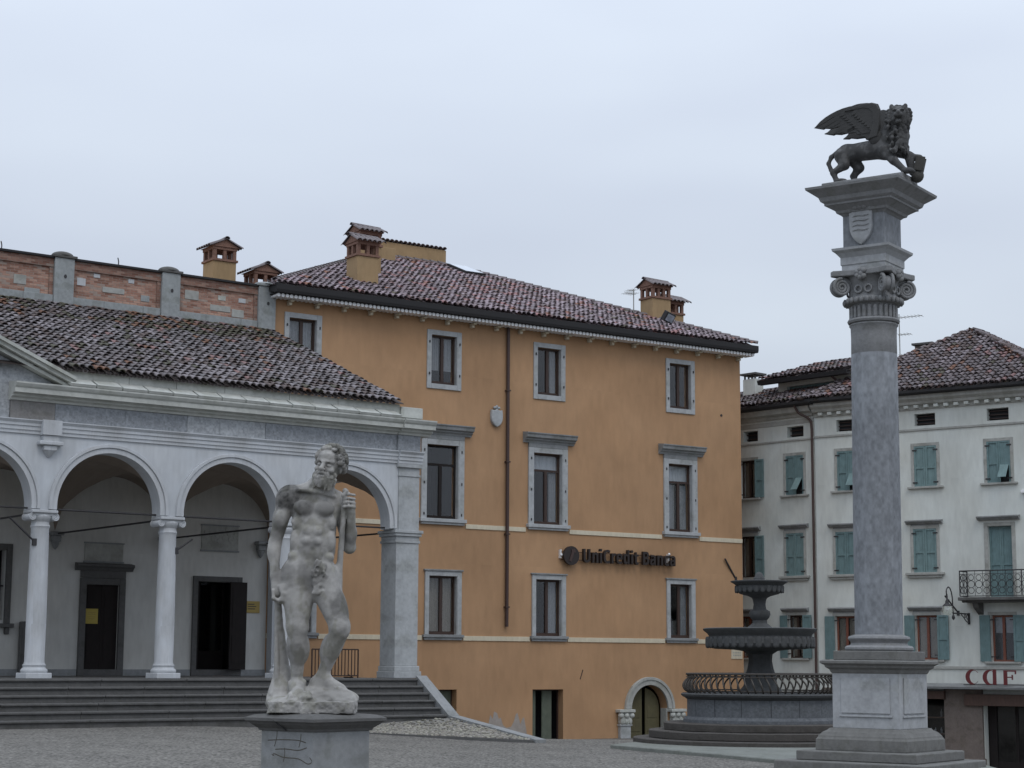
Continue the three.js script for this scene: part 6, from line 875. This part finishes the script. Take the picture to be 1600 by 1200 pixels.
  a(ell([-20, 14, 2], [50, 14, 42]), 8); a(ell([36, 22, -8], [34, 16, 30]), 6); a(ell([-2, 26, -14], [30, 14, 24]), 8); a(ell([50, 14, 6], [20, 14, 24]), 6);
  const body = blend(B), rough = (x, y, z) => body(x, y, z) + 1.3 * sstep(30, 60, y) * sstep(372, 350, y) + 0.55 * (noise3(x * 0.16, y * 0.16, z * 0.16) - 0.5) + (y < 40 ? 3.2 * (noise3(x * 0.12 + 9, y * 0.2, z * 0.12) - 0.5) * sstep(40, 22, y) : 0);
  const gb = surface(rough, [-88, 2, -60], [78, 372, 56], 1.9);
  // head: modelled upright, then turned to its right and tilted
  const Hd = [], b = (f, k = 4) => Hd.push([f, k]), hc = (f, k = 2) => Hd.push([f, -k]);
  b(ell([0, 6, -5], [20, 24, 24])); b(ell([0, -10, 4], [15, 20, 16]), 8); b(cone([-4, -26, -4], [-2, -44, -8], 15, 15.5), 8);
  b(cone([-12, 5, 15.5], [-2, 3, 20.5], 3.6, 3.2), 3); b(cone([12, 5, 15.5], [2, 3, 20.5], 3.6, 3.2), 3); b(ell([0, 13, 13], [14, 9, 9]), 5);
  for (const s of [-1, 1]) { hc(ell([s * 8, -1, 21.5], [6, 4.2, 6.5]), 2); b(ell([s * 7.8, -1.6, 16.6], [4.2, 2.9, 3.4]), 0.8); b(ell([s * 11, -9, 13.5], [6, 5, 6]), 4); b(ell([s * 19.5, -4, -3], [3, 6.5, 4.5]), 2); b(cone([s * 1, -13.5, 22.5], [s * 10, -19, 15.5], 3, 2.2), 2); b(cone([s * 10, -19, 15.5], [s * 13, -27, 10], 2.8, 2), 2); }
  b(cone([0, 2, 19.5], [0, -8, 25.5], 2.6, 3.9), 2.5); b(ell([-3.4, -9, 22.5], [2.2, 2, 2.4]), 1.4); b(ell([3.4, -9, 22.5], [2.2, 2, 2.4]), 1.4);
  hc(cone([-5.5, -17.6, 22.5], [5.5, -17.6, 22.5], 1.1, 1.1), 1.2); b(ell([0, -19.6, 20.5], [5, 1.9, 2.6]), 1.2);
  b(ell([0, -27, 10], [17, 12, 12]), 4); b(ell([-11, -18, 5], [6, 12, 9]), 3); b(ell([11, -18, 5], [6, 12, 9]), 3);
  seed = 31;
  for (let i = 0; i < 54; i++) { const an = rr(-1.7, 1.7), yy = rr(-36, -17), w = 18.5 * (1 - 0.016 * Math.abs(yy + 24)); if (Math.abs(an) < 0.5 && yy > -22) continue; const x = Math.sin(an) * w, z = 7 + Math.cos(an) * (14 - 0.2 * Math.abs(yy + 24)); b(cone([x, yy + 3, z], [x * 0.92 + rr(-2, 2), yy - 5, z - 0.5], 3.1, 1.3), 1.0); }
  for (let i = 0; i < 150; i++) { const th = rr(0, 6.283), ph = Math.acos(rr(-0.45, 1)); const x = Math.sin(ph) * Math.sin(th), y = Math.cos(ph), z = Math.sin(ph) * Math.cos(th); if (z > 0.35 && y < 0.62 && Math.abs(x) < 0.72) continue; if (z > 0.6 && y < 0.7) continue; if (y < -0.2 && z > 0.1) continue; const c = [x * 23, 6 + y * 26, -5 + z * 26]; const r = rr(4.2, 6); b(ell(c, [r, r * rr(0.8, 1.2), r]), 1.2); if (i % 2) hc(ell([c[0] + x * 5.2, c[1] + y * 5.2, c[2] + z * 5.2], [2, 2.2, 2]), 1); }
  const headSdf = blend(Hd);
  const gh = surface((x, y, z) => headSdf(x, y, z) + 0.5 * (noise3(x * 0.3, y * 0.3, z * 0.3) - 0.5), [-30, -48, -36], [30, 38, 34], 0.95);
  gh.applyMatrix4(new THREE.Matrix4().makeRotationFromEuler(new THREE.Euler(0.03, -20 * R, -11 * R, 'ZYX'))); gh.translate(19, 386, 10);
  const stone = (x, y, z) => {
    const n = fbm3(x * 0.035, y * 0.035, z * 0.035), p = sstep(0.5, 0.62, fbm3(x * 0.06 + 3, y * 0.045 + 8, z * 0.06)), f = fbm3(x * 0.2, y * 0.2, z * 0.2);
    const blot = (c, r) => sstep(r, r * 0.45, Math.hypot(x - c[0], y - c[1], z - c[2]) + r * 0.9 * (fbm3(x * 0.09, y * 0.09, z * 0.09 + 5) - 0.5));
    const dk = Math.max(0.95 * blot([-48, 340, 12], 34), 0.75 * blot([-22, 330, 22], 36), 0.5 * blot([-66, 286, 4], 26), 0.5 * blot([12, 320, 26], 24), 0.7 * blot([42, 165, 20], 30), 0.5 * blot([-46, 214, 14], 30), 0.5 * blot([-28, 92, 14], 26), 0.45 * blot([56, 280, 0], 24), 0.5 * blot([-3, 250, 22], 28), 0.85 * blot([28, 402, 0], 44), 0.45 * blot([14, 368, 20], 26), 0.6 * blot([-2, 218, 26], 34), 0.35 * blot([30, 20, 30], 50));
    let k = 0.325 + 0.12 * (n - 0.5) + 0.14 * (f - 0.5) - 0.06 * p; k *= 1 - 0.72 * dk * (0.45 + 1.1 * f);
    const warm = 0.06 * p; return [k * 1.02, k * 0.985, k * (0.93 - warm)];
  };
  const all = merge([tint(gb, stone), tint(gh, stone)]); all.scale(U, U, U);
  mesh('figure', all, mat.statue, st);
  // rough plinth slab
  const pl = surface((x, y, z) => { const dx = Math.abs(x + 0.5) - 66, dz = Math.abs(z) - 46, dy = Math.abs(y - 9) - 8.5; const o = Math.max(dx, dy, dz, (Math.abs(x) + Math.abs(z) - 98) * 0.72); return o + 3.4 * (noise3(x * 0.1, y * 0.14, z * 0.1) - 0.5) + 1.4 * (noise3(x * 0.3, y * 0.3, z * 0.3) - 0.5) - 0.6; }, [-76, -4, -56], [76, 24, 56], 1.8);
  mesh('plinth', tint(pl, stone).scale(U, U, U), mat.statue, st);
}

// ---------------------------------------------------------------- lettering, lamps, fittings
const font = await new FontLoader().loadAsync('fonts/droid/droid_sans_bold.typeface.json');
{
  const s = onto('yellow', 'bank_sign', 'dark metal bank name in separate letters with a round emblem on the ochre wall', 'sign', 11.85, 5.15, 0.0);
  const disc = mesh('emblem', [new THREE.CylinderGeometry(0.345, 0.345, 0.1, 40).rotateX(Math.PI / 2).translate(0.37, 0.4, 0.2)], mat.signDark, s);
  mesh('mark', new THREE.ExtrudeGeometry(shape([[0.24, 0.2], [0.34, 0.17], [0.47, 0.52], [0.53, 0.5], [0.5, 0.64], [0.33, 0.62], [0.36, 0.54]]), { depth: 0.03, bevelEnabled: false }).translate(0, 0, 0.25), mat.pipe, disc);
  const txt = 'UniCredit Banca', sc = font.data.resolution, size = 0.5; let w = 0; for (const c of txt) w += font.data.glyphs[c].ha / sc * size; const kx = 4.42 / w; let x = 0.86;
  for (const c of txt) { if (c !== ' ') mesh('letter', new TextGeometry(c, { font, size, depth: 0.12, curveSegments: 6, bevelEnabled: false }).scale(kx, 1.0, 1).translate(x, 0.17, 0.14), mat.signDark, s); x += font.data.glyphs[c].ha / sc * size * kx; }
  mesh('rail', [box(0.02, 5.3, 0.24, 0.27, 0.06, 0.09), box(0.02, 5.3, 0.52, 0.55, 0.06, 0.09), ...[0.4, 1.6, 2.9, 4.2, 5.1].map(q => box(q, q + 0.05, 0.2, 0.58, 0, 0.062))], mat.pipe, s);
  for (const q of [-0.02, 5.02]) mesh('lamp_holder', [new THREE.SphereGeometry(0.05, 12, 8).translate(q, q < 1 ? 0.42 : 0.62, 0.14), box(q - 0.02, q + 0.02, 0.3, 0.62, 0, 0.12)], mat.whitePaint, s);
}
{ // cafe lettering: fat and thin strokes, standing on the marquee
  const s = onto('whiteR', 'cafe_sign', 'dark red cafe letters standing on the marquee of the pale house', 'sign', 6.2, 0.95, 0.62);
  const L = q => new THREE.ExtrudeGeometry(q, { depth: 0.06, bevelEnabled: false, curveSegments: 16 });
  const crescent = (cx, cy, r, open) => { const q = new THREE.Shape(); const a0 = open ? 0.7 : 0.0, a1 = 6.283 - a0; q.absellipse(cx, cy, r, 0.27, a0, a1, false); q.absellipse(cx + 0.075, cy, r * 0.72, 0.235, a1, a0, true); q.closePath(); return q; };
  mesh('letter', L(crescent(0.24, 0.29, 0.25, true)), mat.signRed, s);
  mesh('letter', [L(crescent(0.88, 0.28, 0.24, true)), box(1.02, 1.14, 0.02, 0.56, 0, 0.06)], mat.signRed, s);
  mesh('letter', [box(1.42, 1.55, 0.01, 0.54, 0, 0.06), box(1.55, 1.88, 0.49, 0.54, 0, 0.06), box(1.55, 1.74, 0.27, 0.31, 0, 0.06), box(1.84, 1.88, 0.4, 0.49, 0, 0.06), box(1.72, 1.76, 0.2, 0.38, 0, 0.06)], mat.signRed, s);
  mesh('rail', [box(-0.1, 5.5, 0.0, 0.03, 0.0, 0.04)], mat.iron, s);
}
{ // hook lamp on a bracket
  const x = 6.13, s = onto('whiteR', 'wall_lamp', 'hook-shaped iron street lamp with glass globe on the pale house wall', 'lamp', x, 3.15, 0);
  mesh('bracket', [box(-0.04, 0.04, 0, 0.42, 0, 0.04), bar([0, 0.38, 0.02], [0, 0.38, 1.55], 0.025), tube([[0, 0.05, 0.04], [0, 0.12, 0.3], [0, 0.26, 0.55], [0, 0.34, 0.75]], 0.02, 16, 6), new THREE.TorusGeometry(0.08, 0.014, 5, 14).rotateY(Math.PI / 2).translate(0, 0.27, 0.16), new THREE.TorusGeometry(0.06, 0.013, 5, 14).rotateY(Math.PI / 2).translate(0, 0.3, 0.38)], mat.iron, s);
  mesh('hook', [tube([[0, 0.2, 1.5], [0, 0.5, 1.52], [0, 1.0, 1.58], [0, 1.26, 1.75], [0, 1.3, 1.95], [0, 1.16, 2.1], [0, 1.0, 2.08]], 0.024, 40, 6), turned([[0.001, 0.1], [0.05, 0.16], [0.06, 0.22], [0.03, 0.3], [0.001, 0.32]], 10).translate(0, 0.02, 1.5)], mat.iron, s);
  const f = mesh('lantern_cap', [turned([[0.02, 1.06], [0.035, 0.95], [0.03, 0.86], [0.06, 0.8], [0.07, 0.72], [0.16, 0.64], [0.17, 0.62], [0.02, 0.63]], 18).translate(0, 0, 2.06)], mat.iron, s);
  mesh('globe', turned([[0.15, 0.62], [0.2, 0.5], [0.19, 0.4], [0.12, 0.31], [0.001, 0.28]], 20).translate(0, 0, 2.06), mat.lampGlass, f);
  mesh('bulb', new THREE.SphereGeometry(0.07, 12, 10).translate(0, 0.52, 2.06), mat.whitePaint, f);
}
{ const s = onto('whiteR', 'flagpole_holder', 'slanting dark pole on the pale house wall above the hook lamp', 'pole', 5.72, 3.58, 0); mesh('pole', [bar([0, 0, 0], [-0.3, 0.62, 0.5], 0.03, 8), box(-0.05, 0.05, -0.1, 0.08, 0, 0.03)], mat.iron, s); }
{ const s = onto('yellow', 'flagpole_holder', 'slanting dark pole on the ochre wall behind the fountain top', 'pole', 20.3, 4.95, 0); mesh('pole', [bar([0, 0, 0], [-0.6, 0.75, 0.08], 0.035, 8), box(-0.05, 0.05, -0.1, 0.08, 0, 0.03)], mat.iron, s); }
{ const s = onto('yellow', 'street_plaque', 'small white street name plaque low on the ochre wall by the fountain', 'plaque', 20.3, 2.03, 0); mesh('plate', rbox(-0.28, 0.28, -0.18, 0.18, 0.0, 0.03, 0.008), mat.band, s); for (const y of [0.06, -0.04]) mesh('lettering', [0, 1, 2, 3, 4].map(i => box(-0.2 + i * 0.085, -0.15 + i * 0.085, y - 0.025, y + 0.025, 0.03, 0.033)), mat.corniceGrey, s); }
{ const s = onto('loggia', 'door_notice', 'gold plate beside the open dark doorway inside the loggia', 'sign', 10.55, 3.42, BACK); mesh('plate', rbox(-0.28, 0.28, -0.19, 0.19, 0.001, 0.03, 0.006), mat.gold, s); for (const y of [0.09, 0.02, -0.06]) mesh('lettering', box(-0.17, 0.17 - Math.abs(y), y - 0.015, y + 0.015, 0.03, 0.033), mat.ink, s); }
{ const s = onto('loggia', 'door_paper', 'yellow paper notice pinned to the closed dark door inside the loggia', 'notice', 4.98, 3.02, BACK - 0.025); mesh('sheet', rbox(-0.21, 0.21, -0.23, 0.23, 0.001, 0.008, 0.002), mat.paper, s); mesh('lettering', [0.12, 0.06, -0.02, -0.08].map(y => box(-0.13, 0.13, y - 0.01, y + 0.01, 0.008, 0.011)), mat.gold, s); }
{ const s = onto('loggia', 'stone_stele', 'dark upright stone slab leaning against the loggia back wall', 'slab', 2.82, 1.2, BACK + 0.06); mesh('slab', [rbox(-0.2, 0.2, 0, 1.62, 0, 0.16, 0.03), rbox(-0.14, 0.14, 0.2, 1.4, 0.16, 0.18, 0.01)], mat.darkStone, s); }
{ // crowd barrier standing in the last bay
  const s = onto('loggia', 'iron_barrier', 'low iron bar barrier standing under the last arch of the loggia', 'barrier', 9.55, 1.2, -0.75), top = 0.83;
  mesh('frame', [bar([-0.85, top, 0], [0.72, top, 0], 0.022), bar([-0.85, 0.07, 0], [0.72, 0.07, 0], 0.02), bar([-0.85, 0, 0], [-0.85, top, 0], 0.022), bar([0.72, 0, 0], [0.72, top, 0], 0.022), bar([-0.5, 0.02, -0.25], [-0.5, 0.02, 0.25], 0.02), bar([0.4, 0.02, -0.25], [0.4, 0.02, 0.25], 0.02), bar([-0.5, 0.02, 0.25], [-0.5, 0.1, 0], 0.015), bar([0.4, 0.02, 0.25], [0.4, 0.1, 0], 0.015)], mat.brownWood, s);
  const bg = uvm(plain(new THREE.CylinderGeometry(0.015, 0.015, 0.76, 6))); for (let i = 1; i < 14; i++) { const o = new THREE.Mesh(bg, mat.brownWood); o.name = 'bar'; o.position.set(-0.85 + i * 1.57 / 14, 0.45, 0); o.castShadow = true; s.add(o); }
}
{ const s = onto('yellow', 'floodlight', 'black floodlight on the palazzo roof edge beside the right chimneys', 'floodlight', 17.1, 14.72, -0.2);
  s.rotation.y += 0.2; mesh('housing', [rbox(-0.26, 0.26, -0.18, 0.22, -0.12, 0.1, 0.03)].map(q => q.rotateX(0.5).rotateZ(-0.2).translate(0.1, 0.28, 0)), mat.gutter, s); mesh('lens', [box(-0.2, 0.2, -0.12, 0.16, 0.1, 0.11)].map(q => q.rotateX(0.5).rotateZ(-0.2).translate(0.1, 0.28, 0)), mat.lens, s); mesh('stand', [bar([0, -0.2, 0], [0.05, 0.2, 0], 0.03), bar([-0.3, -0.15, -0.1], [0.3, -0.15, -0.1], 0.03)], mat.iron, s); }
function antenna(s, y1, arms) { mesh('mast', bar([0, 0, 0], [0, y1, 0], 0.022), mat.corniceGrey, s); for (const [y, x0, x1, n] of arms) mesh('boom', [bar([x0, y, 0], [x1, y, 0], 0.014), ...Array.from({ length: n }, (_, i) => bar([x0 + (x1 - x0) * (i + 0.5) / n, y, -0.3], [x0 + (x1 - x0) * (i + 0.5) / n, y, 0.3], 0.008, 4))], mat.corniceGrey, s); }
antenna(onto('yellow', 'roof_antenna', 'thin television antenna by the tall right chimney of the ochre palazzo', 'antenna', 17.35, 14.9, -2.6), 1.65, [[1.45, -0.45, 0.1, 5], [1.58, -0.3, 0.05, 3]]);
antenna(onto('whiteR', 'roof_antenna', 'thin television antenna on the pale house roof beside the column capital', 'antenna', 2.3, 12.8, -3.2), 2.9, [[2.75, -0.05, 1.0, 7], [2.05, -0.05, 0.5, 4], [1.2, 0.0, 0.45, 4]]);
{ const s = onto('loggia', 'flagpole_holder', 'slanting dark pole on the second loggia column from the left', 'pole', BAY + 0.2, 4.65, 0.1); mesh('pole', [bar([0, 0, 0], [0.42, 0.32, 0.1], 0.025, 8), box(-0.05, 0.05, -0.1, 0.08, -0.06, 0.03)], mat.iron, s); }
{ const s = onto('loggia', 'flagpole_holder', 'slanting dark pole on the first loggia column from the left', 'pole', -0.2, 4.72, 0.1); mesh('pole', [bar([0, 0, 0], [-0.75, 0.6, 0.1], 0.025, 8), box(-0.05, 0.05, -0.1, 0.08, -0.06, 0.03)], mat.iron, s); }
{ const s = onto('loggia', 'hanging_cable', 'black cable looping below the vault of the last loggia bay', 'cable', 9.4, 5.6, -4); mesh('cable', tube([[0.2, 1.75, 0], [0.22, 1.2, 0.3], [0.9, 0.8, 0.5], [1.3, 0.35, 0.6], [0.7, 0.05, 0.6]], 0.018, 30, 5), mat.iron, s); }

renderer.render(scene, camera);
